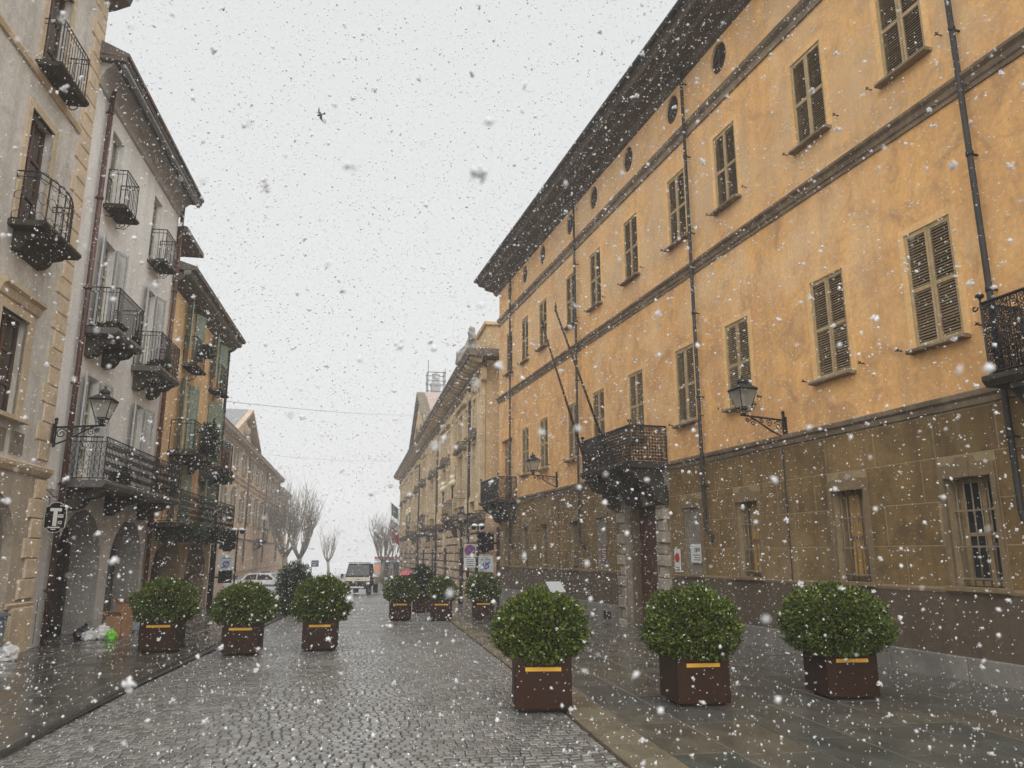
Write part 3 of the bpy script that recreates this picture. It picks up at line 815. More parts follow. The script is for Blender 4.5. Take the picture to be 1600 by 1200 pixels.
# stone portal
for s_ in (0, 1):
    z = -0.3; k = 0
    while z < 3.2:
        h = 0.27
        a, b = (DU0-0.56, DU0-0.17) if s_ == 0 else (DU1+0.17, DU1+0.56)
        if k % 2:
            if s_ == 0: a += 0.10
            else: b -= 0.10
        m2 = MB(); m2.cbox(a, b, -0.02, 0.12 + (0.05 if k % 2 == 0 else 0), z+0.008, z+h-0.008, 0.022); m2.build('quoin', M['door_quoin'], pal)
        z += h; k += 1
mb = MB()
for a, b in ((DU0-0.165, DU0), (DU1, DU1+0.165)): mb.box(a, b, -0.30, 0.07, -0.3, DZ1); mb.box(a-0.004+0.05, b+0.004-0.05, 0.06, 0.10, -0.3, DZ1)
mb.box(DU0-0.165, DU1+0.165, -0.30, 0.072, DZ1, DZ1+0.2); mb.box(DU0-0.3, DU1+0.3, -0.02, 0.13, DZ1+0.2, DZ1+0.30)
mb.box(DU0-0.62, DU1+0.62, -0.02, 0.11, 3.20, 3.60)
mb.box(DU0-0.2, DU1+0.2, -0.6, 0.25, -0.5, -0.185)
port = mb.build('portal', M['door_stone'], pal)
mb = MB(); mb.box(DU0, DU1, -0.31, -0.26, -0.25, DZ1)
door = mb.build('door', M['door_red'], pal)
for k in range(2):
    for z0, z1 in ((-0.05, 0.62), (0.75, 1.55), (1.68, 2.62)):
        a = DU0 + 0.10 + k*0.77; m2 = MB(); m2.cbox(a, a+0.58, -0.28, -0.235, z0, z1, 0.03); m2.build('door_panel', M['door_red'], door)
mb = MB(); mb.tube([((DU0+DU1)/2-0.06, -0.23, 0.75), ((DU0+DU1)/2-0.06, -0.19, 0.80), ((DU0+DU1)/2-0.06, -0.23, 0.86)], 0.014, 5); mb.build('handle', M['iron'], door)

# balconies with scrolled ironwork
def console(mb, u, w, z_top, depth, h):
    prof = [(-0.02, z_top), (depth*0.92, z_top), (depth*0.95, z_top-0.12*h), (depth*0.80, z_top-0.26*h), (depth*0.72, z_top-0.40*h), (depth*0.45, z_top-0.50*h), (depth*0.40, z_top-0.70*h), (depth*0.28, z_top-0.92*h), (depth*0.1, z_top-h), (-0.02, z_top-h)]
    mb.prof(prof, u-w/2, u+w/2)
def balcony(par, ua, ub, depth, zf, h, consoles, slab_mat, con_mat, style, ch=0.8, cw=0.3, sx=1, step=0.13, mat='iron', thick=0.13, bow=0, finial=False, yin=0.0):
    mb = MB(sx); mb.prof([(yin-0.02, zf-thick), (depth*0.96, zf-thick), (depth+0.03, zf-thick*0.45), (depth+0.03, zf), (yin-0.02, zf)], ua-0.03, ub+0.03)
    b = mb.build('balcony', M[slab_mat], par)
    for c in consoles:
        mb = MB(sx); console(mb, c, cw, zf-thick-0.001, depth, ch); mb.build('console', M[con_mat], b)
    e = 0.04
    if bow:
        n = 6; path = [(ua+e, 0.02)] + [(ua+e+(ub-ua-2*e)*i/n, depth-e-bow*(1-math.sin(math.pi*i/n))) for i in range(n+1)] + [(ub-e, 0.02)]
    else: path = [(ua+e, 0.02), (ua+e, depth-e), (ub-e, depth-e), (ub-e, 0.02)]
    railing(b, path, zf, zf+h, style, step, mat, sx, r=0.0125 if style == 'scroll' else 0.008)
    if finial:
        mb = MB(sx)
        for x in (ua+e, ub-e):
            y = depth-e; z = zf+h
            mb.tube([(x, y, z), (x, y, z+0.06)], 0.014, 6); mb.ball((x, y, z+0.10), 0.055, 10, 0, 0.7)
            for a in (-1, 1): mb.tube(spiral((x+0.09*a, y, z-0.03), 0.05, 0.9, math.pi if a > 0 else 0, (1, 0), a, 8), 0.012, 4)
        mb.build('finial', M[mat], b)
    return b
balcony(pal, 8.66, 11.70, 1.02, 3.76, 0.86, [8.95, 10.2, 11.40], 'balcony_stone', 'balcony_stone', 'scroll', 0.85, 0.46, step=0.072, thick=0.16, finial=True)
balcony(pal, -3.0, -0.68, 0.72, 3.72, 0.92, [-2.6, -1.1], 'balcony_stone', 'balcony_stone', 'scroll', 0.6, 0.3, step=0.095, finial=True)
balcony(pal, 20.9, 23.6, 0.80, 3.70, 0.86, [21.2, 22.2, 23.2], 'balcony_stone', 'balcony_stone', 'scroll', 0.7, 0.35, step=0.11, finial=True)
for (a, b, z0, z1) in ((21.55, 23.05, 3.78, 6.24), (-2.4, -1.2, 3.78, 6.4)):
    mb = MB(); mb.box(a, b, -0.2, -0.15, z0, z1); d = mb.build('balcony_door', M['door_brown'], pal)
    for k in range(2):
        m = MB(); x = a + (b-a)*(k*0.5) + 0.08; m.cbox(x, x+(b-a)*0.5-0.16, -0.17, -0.13, z0+0.9, z1-0.12, 0.01); m.build('door_leaf', M['shutter_beige'] if k == 0 else M['door_brown'], d)
for u, zt, zb, kk in ((-0.42, 13.4, 1.9, -1), (6.92, 13.4, 2.0, -1), (14.10, 13.4, 1.9, -1), (21.40, 13.4, 1.95, -1)):
    downpipe(pal, u, zt, zb, 'pipe_dark', 1, 0.040, 0.14, kk)
mb = MB(); mb.tube([(4.27, 0.03, 3.52), (4.27, 0.03, 1.15)], 0.010, 5); mb.build('cable', M['pipe_dark'], pal)
mb = MB(); mb.tube([(16.2, 0.03, 3.52), (16.2, 0.03, 0.4)], 0.010, 5); mb.build('cable', M['pipe_dark'], pal)

# flag poles leaning out from the middle balcony
def fac_pt(P, D, N, u, y, z): return P + D*u + N*y + Vector((0, 0, z))
for k, (u, y1, z1) in enumerate(((11.62, 2.12, 7.8), (10.1, 2.3, 7.8))):
    a = fac_pt(RP, RD, RN, u, 0.99, 4.25); b = fac_pt(RP, RD, RN, u, y1, z1)
    mb = MB(); d = b - a
    t = thing('flagpole', ['bare dark flagpole leaning from the far corner of the portal balcony', 'bare dark flagpole leaning from the middle of the portal balcony'][k], 'flagpole', a, 0, 'flagpoles on the portal balcony')
    mb.tube([(0, 0, 0), d], [0.035, 0.026], 7); mb.build('pole', M['rusty_iron'], t, True)
    mb = MB(); mb.lathe(d, [(0.03, -0.02), (0.045, 0.0), (0.02, 0.03), (0.035, 0.08), (0.004, 0.24)], 8); mb.build('spear_tip', M['iron'], t, True)
    mb = MB()
    for s_ in (0.1, 0.3): mb.lathe(d*s_*0.3, [(0.036, -0.02), (0.048, -0.02), (0.048, 0.02), (0.036, 0.02)], 8)
    mb.build('bracket', M['iron'], t)

# ------------------------------------------------------------------ the three old houses on the left
LA = math.atan2(-LD.y, -LD.x)          # local x runs towards the camera, so u is mirrored (sx = -1)
def leaf_open(par, u, y, z0, h, w, side, ang, mat, louvre=True):
    "open shutter leaf hinged at u; side -1 = towards smaller u"
    mb = MB(1 if side < 0 else -1); t = 0.05
    for a, b in ((0, t), (w-t, w)): mb.box(a, b, 0, 0.035, 0, h)
    for a, b in ((0, 0.08), (h*0.48-0.03, h*0.48+0.03), (h-0.06, h)): mb.box(t, w-t, 0.002, 0.033, a, b)
    o = mb.build('shutter', M[mat], par, loc=(-u, y, z0)); o.rotation_euler = (0, 0, ang if side < 0 else -ang)
    mb = MB(1 if side < 0 else -1)
    if louvre:
        z = 0.1
        while z < h - 0.08:
            if abs(z - h*0.48) > 0.05: mb.prof([(0.004, z), (0.028, z-0.022), (0.031, z-0.016), (0.007, z+0.006)], t, w-t)
            z += 0.047
        s_ = mb.build('slats', M[mat], o); s_['kind'] = 'stuff'
    else:
        for a, b in ((0.08, h*0.48-0.03), (h*0.48+0.03, h-0.06)):
            m2 = MB(1 if side < 0 else -1); m2.box(t, w-t, 0.010, 0.024, a, b); m2.build('panel', M[mat], o)
    return o
def door_window(par, ua, ub, z0, z1, y, fmat, gmat, sx=-1, bars=2, kick=0.0, name='window'):
    mb = MB(sx); c = (ua+ub)/2; t = 0.05
    for a, b in ((ua, ua+t), (c-0.035, c+0.035), (ub-t, ub)): mb.box(a, b, y-0.03, y+0.02, z0, z1)
    zs = [z0 + (z1-z0)*i/(bars+1) for i in range(bars+2)]
    for i, z in enumerate(zs):
        e = 0.035 if 0 < i < bars+1 else 0.06
        mb.box(ua, ub, y-0.028, y+0.018, max(z0, z-e/1.5), min(z1, z+e/1.5))
    if kick: mb.box(ua, ub, y-0.025, y+0.01, z0, z0+kick)
    w = mb.build(name, M[fmat], par)
    for a, b in ((ua+t, c-0.035), (c+0.035, ub-t)):
        mb = MB(sx); mb.quad((a, y-0.01, z0), (b, y-0.01, z0), (b, y-0.01, z1), (a, y-0.01, z1)); mb.build('pane', M[gmat], w)
    return w
def frame_band(par, ua, ub, z0, z1, e, mat, sx=-1, y=0.03, name='surround', sill=0.0):
    mb = MB(sx); mb.box(ua-e, ua, -0.02, y, z0, z1); mb.box(ub, ub+e, -0.02, y, z0, z1); mb.box(ua-e, ub+e, -0.02, y+0.002, z1, z1+e)
    if sill: mb.box(ua-e-0.05, ub+e+0.05, -0.1, sill, z0-0.07, z0-0.001)
    return mb.build(name, M[mat], par)

# --- cream house with quoins
h1 = thing('townhouse', 'cream townhouse with tan corner blocks and small iron balconies', 'building', (LP.x, LP.y, 0), LA)
A0, A1 = -9.0, -0.46
hs = []
for c in (-2.38, -5.6):
    hs += [(c-0.42, c+0.42, 9.78, 11.65, 'rect', 0.22), (c-0.45, c+0.42, 6.86, 8.92, 'rect', 0.22), (c-0.48, c+0.48, 3.78, 5.42, 'rect', 0.22), (c-1.0, c+0.98, -0.3, 2.60, 'arch', 0.18, 0.9)]
mb = MB(-1); wall(mb, A0, A1, 3.0, 13.0, [h for h in hs if h[2] > 3], 0.22, 0.03); body(mb, A0, A1, -0.3, 13.0, 10)
mb.build('wall', M['cream_plaster'], h1)
mb = MB(-1); wall(mb, A0, A1, -0.3, 3.0, [h for h in hs if h[2] < 0], 0.18, 0.06); mb.build('ground_floor_wall', M['cream_base'], h1)
for c in (-2.38, -5.6):
    door_window(h1, c-0.42, c+0.42, 9.78, 11.65, -0.12, 'wood_dark', 'brown_glass'); frame_band(h1, c-0.42, c+0.42, 9.78, 11.65, 0.12, 'tan_stone', y=0.06)
    door_window(h1, c-0.45, c+0.42, 6.86, 8.92, -0.12, 'wood_dark', 'brown_glass'); frame_band(h1, c-0.45, c+0.42, 6.86, 8.92, 0.13, 'tan_stone', y=0.06)
    door_window(h1, c-0.48, c+0.48, 3.78, 5.42, -0.12, 'wood_dark', 'brown_glass')
    frame_band(h1, c-0.48, c+0.48, 3.78, 5.42, 0.16, 'tan_stone', y=0.07, sill=0.2)
    mb = MB(-1); mb.prof([(0.02, 5.56), (0.10, 5.60), (0.14, 5.72), (0.20, 5.76), (0.20, 5.82), (0.02, 5.88)], c-0.72, c+0.72); mb.build('hood_mould', M['tan_stone'], h1)
    mb = MB(-1); mb.quad((c-1.0, -0.10, -0.3), (c+1.0, -0.10, -0.3), (c+1.0, -0.10, 2.6), (c-1.0, -0.10, 2.6)); mb.build('blind_arch', M['boarded_grey'], h1)
    balcony(h1, c-0.56, c+0.62, 0.42, 9.74, 0.84, [], 'balcony_stone', 'iron', 'plain', sx=-1, step=0.10, thick=0.09)
    balcony(h1, c-0.64, c+0.80, 0.56, 6.82, 0.86, [c+0.05], 'balcony_stone', 'balcony_stone', 'rings', 0.34, 1.0, sx=-1, step=0.16, thick=0.10, bow=0.14)
    for x in (c-0.5, c+0.5):
        mb = MB(-1); mb.tube([(x, 0.40, 9.64)] + spiral((x, 0.22, 9.56), 0.11, 0.7, 0.2, (0, 1), -1, 8), 0.012, 4); mb.build('scroll_bracket', M['iron'], h1)
    for k in (-0.62, 0.02, 0.66):
        mb = MB(-1); mb.box(c+k-0.22, c+k+0.22, 0.031, 0.05, 3.22, 3.58); mb.build('sunk_panel', M['boarded_grey'], h1)
mb = MB(-1); mb.prof([(0.02, 9.48), (0.07, 9.50), (0.09, 9.58), (0.07, 9.66), (0.02, 9.68)], A0, A1-0.55); mb.build('string_course', M['tan_stone'], h1)
mb = MB(-1); mb.prof([(0.02, 2.92), (0.10, 2.94), (0.15, 3.02), (0.16, 3.08), (0.02, 3.14)], A0, A1+0.03); mb.build('string_course', M['tan_stone'], h1)
mb = MB(-1)
for a_, b_ in split_row(A0, A1+0.02, 0.72, 0.82, [(c-1.0, c+0.98, -1, 2.0) for c in (-2.38, -5.6)]): mb.prof([(0.02, 0.72), (0.10, 0.72), (0.12, 0.78), (0.02, 0.82)], a_, b_)
mb.build('plinth_rail', M['tan_stone'], h1)
mb = MB(-1); mb.prof([(0.0, 12.7), (0.15, 12.75), (0.42, 12.9), (0.46, 13.05), (0.0, 13.1)], A0, A1+0.1); mb.build('eave', M['eave_wood'], h1)
mb = MB(-1); mb.prof([(0.5, 13.1), (0.5, 13.15), (-5, 15), (-10.5, 13.15), (-10.5, 13.1)], A0, A1); mb.build('roof', M['roof_tile'], h1)
z = 0.85; k = 0
while z < 12.6:
    h = 0.34
    if not (2.86 < z + h/2 < 3.2):
        a = A1 - (0.60 if k % 2 == 0 else 0.44)
        m2 = MB(-1); m2.cbox(a, A1+0.012, 0.0, 0.055 if z > 3 else 0.10, z+0.006, z+h-0.006, 0.014); m2.build('quoin', M['quoin_block'], h1)
    z += h; k += 1
mb = MB(-1); mb.cbox(-1.25, A1+0.02, 0.0, 0.13, -0.3, 0.72, 0.015); mb.build('corner_plinth', M['tan_stone'], h1)

# --- grey house with arcade
h2 = thing('townhouse', 'grey plastered house with open shutters and a long balcony above dark arches', 'building', (LP.x, LP.y, 0), LA)
B0, B1 = -0.46, 6.0
C2 = (1.27, 4.36)
hs = [(0.45, 2.85, -0.3, 2.50, 'arch', 0.60, 1.15), (3.42, 5.75, -0.3, 2.42, 'arch', 0.60, 1.12)]
for c in C2: hs += [(c-0.37, c+0.37, 3.02, 5.20, 'rect', 0.2), (c-0.36, c+0.36, 6.10, 8.18, 'rect', 0.2), (c-0.56, c+0.14, 8.86, 10.60, 'rect', 0.2)]
def arcade_block(root, u0, u1, ztop, holes, wmat, lmat, zc, depth, shop, fmat):
    mb = MB(-1); wall(mb, u0, u1, zc-0.02, ztop, [h for h in holes if h[2] > 2], 0.2)
    body(mb, u0, u1, zc-0.02, ztop, depth); mb.build('wall', M[wmat], root)
    mb = MB(-1); wall(mb, u0, u1, -0.6, zc-0.02, [h for h in holes if h[2] < 2], 0.6, 0.0, 1, 0)  # lighter plaster on the fronts, its shaded copy on the reveals
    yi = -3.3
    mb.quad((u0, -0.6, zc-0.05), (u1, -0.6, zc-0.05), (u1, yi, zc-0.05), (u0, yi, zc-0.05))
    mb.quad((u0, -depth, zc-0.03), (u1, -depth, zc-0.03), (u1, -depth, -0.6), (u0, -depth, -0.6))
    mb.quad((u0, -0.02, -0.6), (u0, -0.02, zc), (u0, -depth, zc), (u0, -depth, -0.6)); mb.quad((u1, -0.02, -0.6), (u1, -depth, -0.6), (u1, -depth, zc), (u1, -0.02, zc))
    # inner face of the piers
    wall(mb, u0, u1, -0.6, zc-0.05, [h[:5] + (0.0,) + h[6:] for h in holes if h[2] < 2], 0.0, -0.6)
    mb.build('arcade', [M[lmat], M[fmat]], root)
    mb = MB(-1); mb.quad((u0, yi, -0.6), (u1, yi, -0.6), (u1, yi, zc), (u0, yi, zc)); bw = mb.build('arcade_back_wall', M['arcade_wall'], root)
    for a, b in shop:
        mb = MB(-1); mb.box(a, b, yi, yi+0.06, -0.3, 2.1); sd = mb.build('shop_door', M['wood_dark'], bw)
        n = 3
        for k in range(n):
            m2 = MB(-1); w = (b-a)/n; m2.box(a+w*k+0.06, a+w*(k+1)-0.06, yi+0.06, yi+0.075, 0.5, 1.95); m2.build('shop_pane', M['dark_glass'], sd)
arcade_block(h2, B0, B1, 11.3, hs, 'grey_plaster', 'grey_shaded', 2.80, 10, ((0.3, 2.2), (3.4, 5.2)), 'grey_pier')
for c in C2:
    door_window(h2, c-0.37, c+0.37, 3.02, 5.20, -0.14, 'frame_cream', 'grey_glass', bars=2, kick=0.5)
    door_window(h2, c-0.36, c+0.36, 6.10, 8.18, -0.14, 'frame_cream', 'grey_glass', bars=2, kick=0.5)
    door_window(h2, c-0.56, c+0.14, 8.86, 10.60, -0.14, 'frame_cream', 'grey_glass', bars=1, kick=0.3)
    for z0, h, e in ((3.04, 2.14, 0.37), (6.12, 2.06, 0.36)):
        leaf_open(h2, c-e, 0.02, z0, h, 0.38, -1, R_(16), 'shutter_grey'); leaf_open(h2, c+e, 0.02, z0, h, 0.38, 1, R_(20), 'shutter_grey')
for ua, ub in ((0.66, 1.50), (3.76, 4.62)):
    b = balcony(h2, ua, ub, 0.43, 8.84, 0.82, [], 'balcony_stone', 'iron', 'plain', sx=-1, step=0.085, thick=0.07)
    for x in (ua+0.1, ub-0.1):
        mb = MB(-1); mb.tube(spiral((x, 0.13, 8.70), 0.09, 1.0, 1.2, (0, 1), -1, 9) , 0.011, 4); mb.tube([(x, 0.02, 8.62), (x, 0.2, 8.60), (x, 0.34, 8.75)], 0.011, 4); mb.build('scroll_bracket', M['iron'], b)
balcony(h2, 0.42, 2.06, 0.64, 6.06, 0.86, [0.75, 1.72], 'slab_wet', 'balcony_stone', 'plain', 0.42, 0.26, sx=-1, step=0.06, thick=0.13)
balcony(h2, 3.48, 5.22, 0.64, 6.02, 0.86, [3.8, 4.9], 'slab_wet', 'balcony_stone', 'plain', 0.42, 0.26, sx=-1, step=0.06, thick=0.13)
balcony(h2, 0.40, 5.98, 0.74, 3.00, 0.84, [0.8, 2.9, 5.2], 'slab_wet', 'balcony_stone', 'lattice', 0.42, 0.34, sx=-1, step=0.085, thick=0.14)
mb = MB(-1); mb.prof([(-0.02, 10.98), (0.05, 11.0), (0.08, 11.12), (0.16, 11.30), (0.30, 11.42), (0.33, 11.46), (0.33, 11.50), (-0.02, 11.50)], B0, B1); mb.build('cove_cornice', M['cove_grey'], h2)
mb = MB(-1); mb.prof([(-0.5, 11.50), (0.56, 11.42), (0.58, 11.52), (-0.5, 11.62)], B0-0.15, B1+0.1); mb.build('eave', M['eave_wood'], h2)
mb = MB(-1); mb.tube([(B0-0.1, 0.50, 11.36), (B1, 0.50, 11.36)], 0.06, 7); mb.build('gutter', M['gutter_zinc'], h2, True)
mb = MB(-1); mb.prof([(0.62, 11.53), (0.62, 11.60), (-5, 14.2), (-10.4, 11.6), (-10.4, 11.53)], B0-0.15, B1+0.1); mb.build('roof', M['roof_tile'], h2)
downpipe(h2, 0.18, 11.3, -0.1, 'pipe_brown', -1, 0.055, 0.10)
downpipe(h2, 5.98, 11.3, -0.25, 'pipe_brown', -1, 0.055, 0.10)

# --- ochre house with green shutters
h3 = thing('townhouse', 'ochre house with dark green shutters and plants along its iron balconies', 'building', (LP.x, LP.y, 0), LA)
E0, E1 = 6.0, 13.65
C3 = (8.35, 11.95)
hs = [(6.75, 9.75, -0.6, 2.16, 'arch', 0.60, 1.2), (10.35, 13.05, -0.6, 2.10, 'arch', 0.60, 1.15)]
for c in C3: hs += [(c-0.45, c+0.45, 7.16, 9.02, 'rect', 0.2), (c-0.45, c+0.45, 4.52, 6.72, 'rect', 0.2), (c-0.45, c+0.45, 2.45, 4.25, 'rect', 0.2)]
arcade_block(h3, E0+0.002, E1, 9.45, hs, 'ochre_plaster', 'ochre_shaded', 2.42, 9, ((6.8, 9.0), (10.6, 12.6)), 'ochre_pier')
for i, c in enumerate(C3):
    for j, (z0, z1) in enumerate(((7.16, 9.02), (4.52, 6.72), (2.45, 4.25))):
        door_window(h3, c-0.45, c+0.45, z0, z1, -0.14, 'door_brown', 'brown_glass', bars=1, kick=0.7)
        if i == 1 and j == 1: a1 = R_(80)
        else: a1 = R_(28)
        leaf_open(h3, c-0.45, 0.02, z0+0.35 if j == 0 else z0+0.02, z1-z0-(0.37 if j == 0 else 0.04), 0.46, -1, a1, 'shutter_green', False); leaf_open(h3, c+0.45, 0.02, z0+0.35 if j == 0 else z0+0.02, z1-z0-(0.37 if j == 0 else 0.04), 0.46, 1, R_(24), 'shutter_green', False)
    b = balcony(h3, c-0.62, c+0.62, 0.40, 7.12, 0.86, [], 'balcony_stone', 'iron', 'plain', sx=-1, step=0.09, thick=0.07)
    mb = MB(-1); mb.tube([(c, 0.02, 6.72), (c, 0.25, 6.80), (c, 0.34, 7.04)], 0.014, 4); mb.build('scroll_bracket', M['iron'], b)
    balcony(h3, c-1.2 if i == 0 else c-0.9, c+1.2 if i == 0 else c+0.9, 0.70, 4.46, 0.88, [c-0.8, c+0.8], 'balcony_stone', 'balcony_stone', 'plain', 0.40, 0.3, sx=-1, step=0.10, thick=0.12)
balcony(h3, 6.06, 13.6, 0.78, 2.42, 0.86, [7.0, 9.2, 11.2, 13.1], 'balcony_stone', 'balcony_stone', 'lattice', 0.34, 0.34, sx=-1, step=0.13, thick=0.13)
mb = MB(-1); mb.prof([(-0.02, 9.0), (0.22, 9.12), (0.30, 9.20), (0.32, 9.26), (-0.02, 9.5)], E0+0.003, E1+0.2); mb.build('eave_soffit', M['eave_wood'], h3)
mb = MB(-1); mb.prof([(0.28, 9.27), (0.46, 9.30), (0.48, 9.42), (0.28, 9.42)], E0+0.003, E1+0.3); mb.build('fascia', M['shutter_olive'], h3)
mb = MB(-1); mb.prof([(0.60, 9.43), (0.62, 9.54), (-4.5, 11.2), (-9.2, 9.5), (-9.2, 9.43)], E0+0.003, E1+0.25); mb.build('roof', M['roof_tile'], h3)
mb = MB(-1); mb.box(E0+0.1, E0+1.7, -1.9, -0.35, 9.5, 10.62); dm = mb.build('dormer', M['ochre_plaster'], h3)
mb = MB(-1); mb.prof([(0.25, 10.60), (0.25, 10.74), (-1.2, 11.2), (-2.4, 10.74), (-2.4, 10.60)], E0+0.05, E0+2.1); mb.build('dormer_roof', M['roof_tile'], dm)
downpipe(h3, E1-0.06, 9.3, -0.3, 'pipe_dark', -1, 0.055, 0.10)
mb = MB(-1); mb.box(11.6, 12.5, 0.42, 0.62, 4.47, 5.05); mb.build('planter_trough', M['door_brown'], h3)

# ------------------------------------------------------------------ foliage
def foliage_mesh(name, rad, n, leaf, seed, mat='leaf', core=True, lump=0.16, shell=0.72, flat_bottom=-0.75):
    r = np.random.default_rng(seed)
    d = r.normal(size=(n*2, 3)); d /= np.linalg.norm(d, axis=1)[:, None]
    d = d[d[:, 2] > flat_bottom - 0.1][:n]; n = len(d)
    lum = np.array([noise.noise(Vector((a*2.2+seed, b*2.2, c*2.2))) + 0.7*noise.noise(Vector((a*6+seed, b*6, c*6))) + 0.6*noise.noise(Vector((a*13+seed, b*13, c*13))) for a, b, c in d])
    rr = (1 + lump*lum) * (shell + (1-shell)*np.sqrt(r.random(n)) + r.normal(size=n)*0.028)
    p = d * rr[:, None] * np.array(rad)
    p[:, 2] = np.maximum(p[:, 2], flat_bottom*rad[2] + r.random(n)*0.06)
    ax = d + r.normal(size=(n, 3))*0.55 + np.array([0, 0, 0.25]); ax /= np.linalg.norm(ax, axis=1)[:, None]
    t = np.cross(ax, r.normal(size=(n, 3))); t /= np.linalg.norm(t, axis=1)[:, None]
    L = leaf*(0.6+0.8*r.random(n))[:, None]; W = L*0.30
    v = np.empty((n, 4, 3)); v[:, 0] = p - ax*L*0.5; v[:, 1] = p + t*W; v[:, 2] = p + ax*L*0.6; v[:, 3] = p - t*W
    me = bpy.data.meshes.new(name)
    me.from_pydata(v.reshape(-1, 3).tolist(), [], [(4*i, 4*i+1, 4*i+2, 4*i+3) for i in range(n)])
    me.materials.append(M[mat])
    return me
def core_mesh(rad, k=0.74, fb=-0.75):  # plain dark ellipsoid filling the middle of the leaves
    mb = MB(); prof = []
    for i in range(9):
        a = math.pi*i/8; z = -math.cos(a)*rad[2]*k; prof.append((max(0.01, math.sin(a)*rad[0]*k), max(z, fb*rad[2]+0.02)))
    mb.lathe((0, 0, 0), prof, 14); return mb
LEAFV = {}
def foliage_at(name, loc, rad, n, leaf, seed, label, cat, group=None, mat='leaf', core=True, key=None, rz=0.0, stem=None, lump=0.16):
    t = thing(name, label, cat, loc, rz, group)
    k = key or (rad, n, seed)
    if k not in LEAFV: LEAFV[k] = (foliage_mesh('foliage', rad, n, leaf, seed, mat, lump=lump), core_mesh(rad).build('inner_core', M['leaf_core'], t, True).data if core else None); first = True
    else: first = False
    obj('foliage', LEAFV[k][0], t)
    if core and not first: obj('inner_core', LEAFV[k][1], t)
    return t
def lp(u, y, z): p = LP + LD*u + LN*y; return Vector((p.x, p.y, z))
for (u, y, z, rad, lab) in (
    (1.05, 0.30, 6.20, (0.34, 0.20, 0.16), 'low leafy plant on the upper balcony of the grey house, by the downpipe'),
    (1.85, 0.50, 6.15, (0.15, 0.14, 0.12), 'small plant at the far corner of that same upper grey balcony'),
    (4.05, 0.45, 6.16, (0.30, 0.20, 0.16), 'leafy plant on the farther upper balcony of the grey house'),
    (2.05, 0.50, 3.16, (0.22, 0.18, 0.17), 'round pot plant on the long balcony of the grey house')):
    foliage_at('balcony_plant', lp(u, y, z), rad, 420, 0.06, int(u*100), lab, 'plant', 'plants on the grey house balconies', 'leaf_dark')
for (u, y, z, rad, lab) in (
    (9.35, 0.60, 5.20, (0.36, 0.28, 0.42), 'dense green climber draped on the middle balcony of the ochre house'),
    (10.0, 0.45, 4.75, (0.36, 0.28, 0.34), 'second bushy climber between the two middle balconies of the ochre house'),
    (12.4, 0.55, 4.15, (0.55, 0.24, 0.22), 'dark plant hanging under the farther middle balcony of the ochre house'),
    (8.85, 0.40, 7.75, (0.30, 0.22, 0.22), 'window box plant on the top balcony of the ochre house'),
    (8.2, 0.70, 2.25, (1.10, 0.18, 0.22), 'dark trailing plant hanging from the near half of the long ochre balcony'),
    (11.6, 0.70, 2.25, (1.30, 0.18, 0.22), 'dark trailing plant hanging from the far half of the long ochre balcony')):
    foliage_at('balcony_plant', lp(u, y, z), (rad[1], rad[0], rad[2]), 900, 0.085, int(u*100), lab, 'plant', 'plants on the ochre house balconies', 'leaf_dark', rz=LA+math.pi/2-math.pi/2*0, lump=0.5)

# ------------------------------------------------------------------ the ornate bank-like building beyond the lane, right
OP, OD = Vector((-1.34, 38.0, 0)), Vector((-0.2052, 0.9787, 0)); ON = Vector((-0.9787, -0.2052, 0))
OA = math.atan2(OD.y, OD.x)
orn = thing('ornate_building', 'ornate golden stone building with giant pilasters, heavy cornice and rusticated base', 'building', (OP.x, OP.y, 0), OA)
OL = 64.0
PIL = [0.75, 3.9, 11.2, 19.6, 27.4, 34.8, 42.2, 49.6, 57.0, 63.2]
BAY = [(a+b)/2 for a, b in zip(PIL[:-1], PIL[1:])]
hs = []
for i, c in enumerate(BAY):
    w = 0.62 if i == 0 else 1.05
    hs += [(c-w, c+w, 4.35, 7.35, 'arch', 0.35, w*0.9), (c-w*0.8, c+w*0.8, 8.15, 9.75, 'rect', 0.3)]
    if i: hs += [(c-2.6, c-1.7, 4.35, 7.0, 'rect', 0.3), (c+1.7, c+2.6, 4.35, 7.0, 'rect', 0.3), (c-2.5, c-1.75, 8.15, 9.75, 'rect', 0.3), (c+1.75, c+2.5, 8.15, 9.75, 'rect', 0.3)]
mb = MB(); wall(mb, 0, OL, 3.3, 12.2, hs, 0.3); body(mb, 0, OL, -2.0, 12.2, 16)
mb.build('wall', M['gold_stone'], orn)
gh = []
for i, c in enumerate(BAY):
    w = 0.55 if i == 0 else 1.15
    gh.append((c-w, c+w, -2.0, 2.35, 'arch', 0.5, w*0.8))
    if i: gh += [(c-2.55, c-2.05, -0.1, 2.0, 'rect', 0.4), (c+2.05, c+2.55, -0.1, 2.0, 'rect', 0.4)]
mb = MB(); wall(mb, 0, OL, -2.0, 3.3, gh, 0.5); mb.build('ground_floor_wall', M['rustic_joint'], orn)
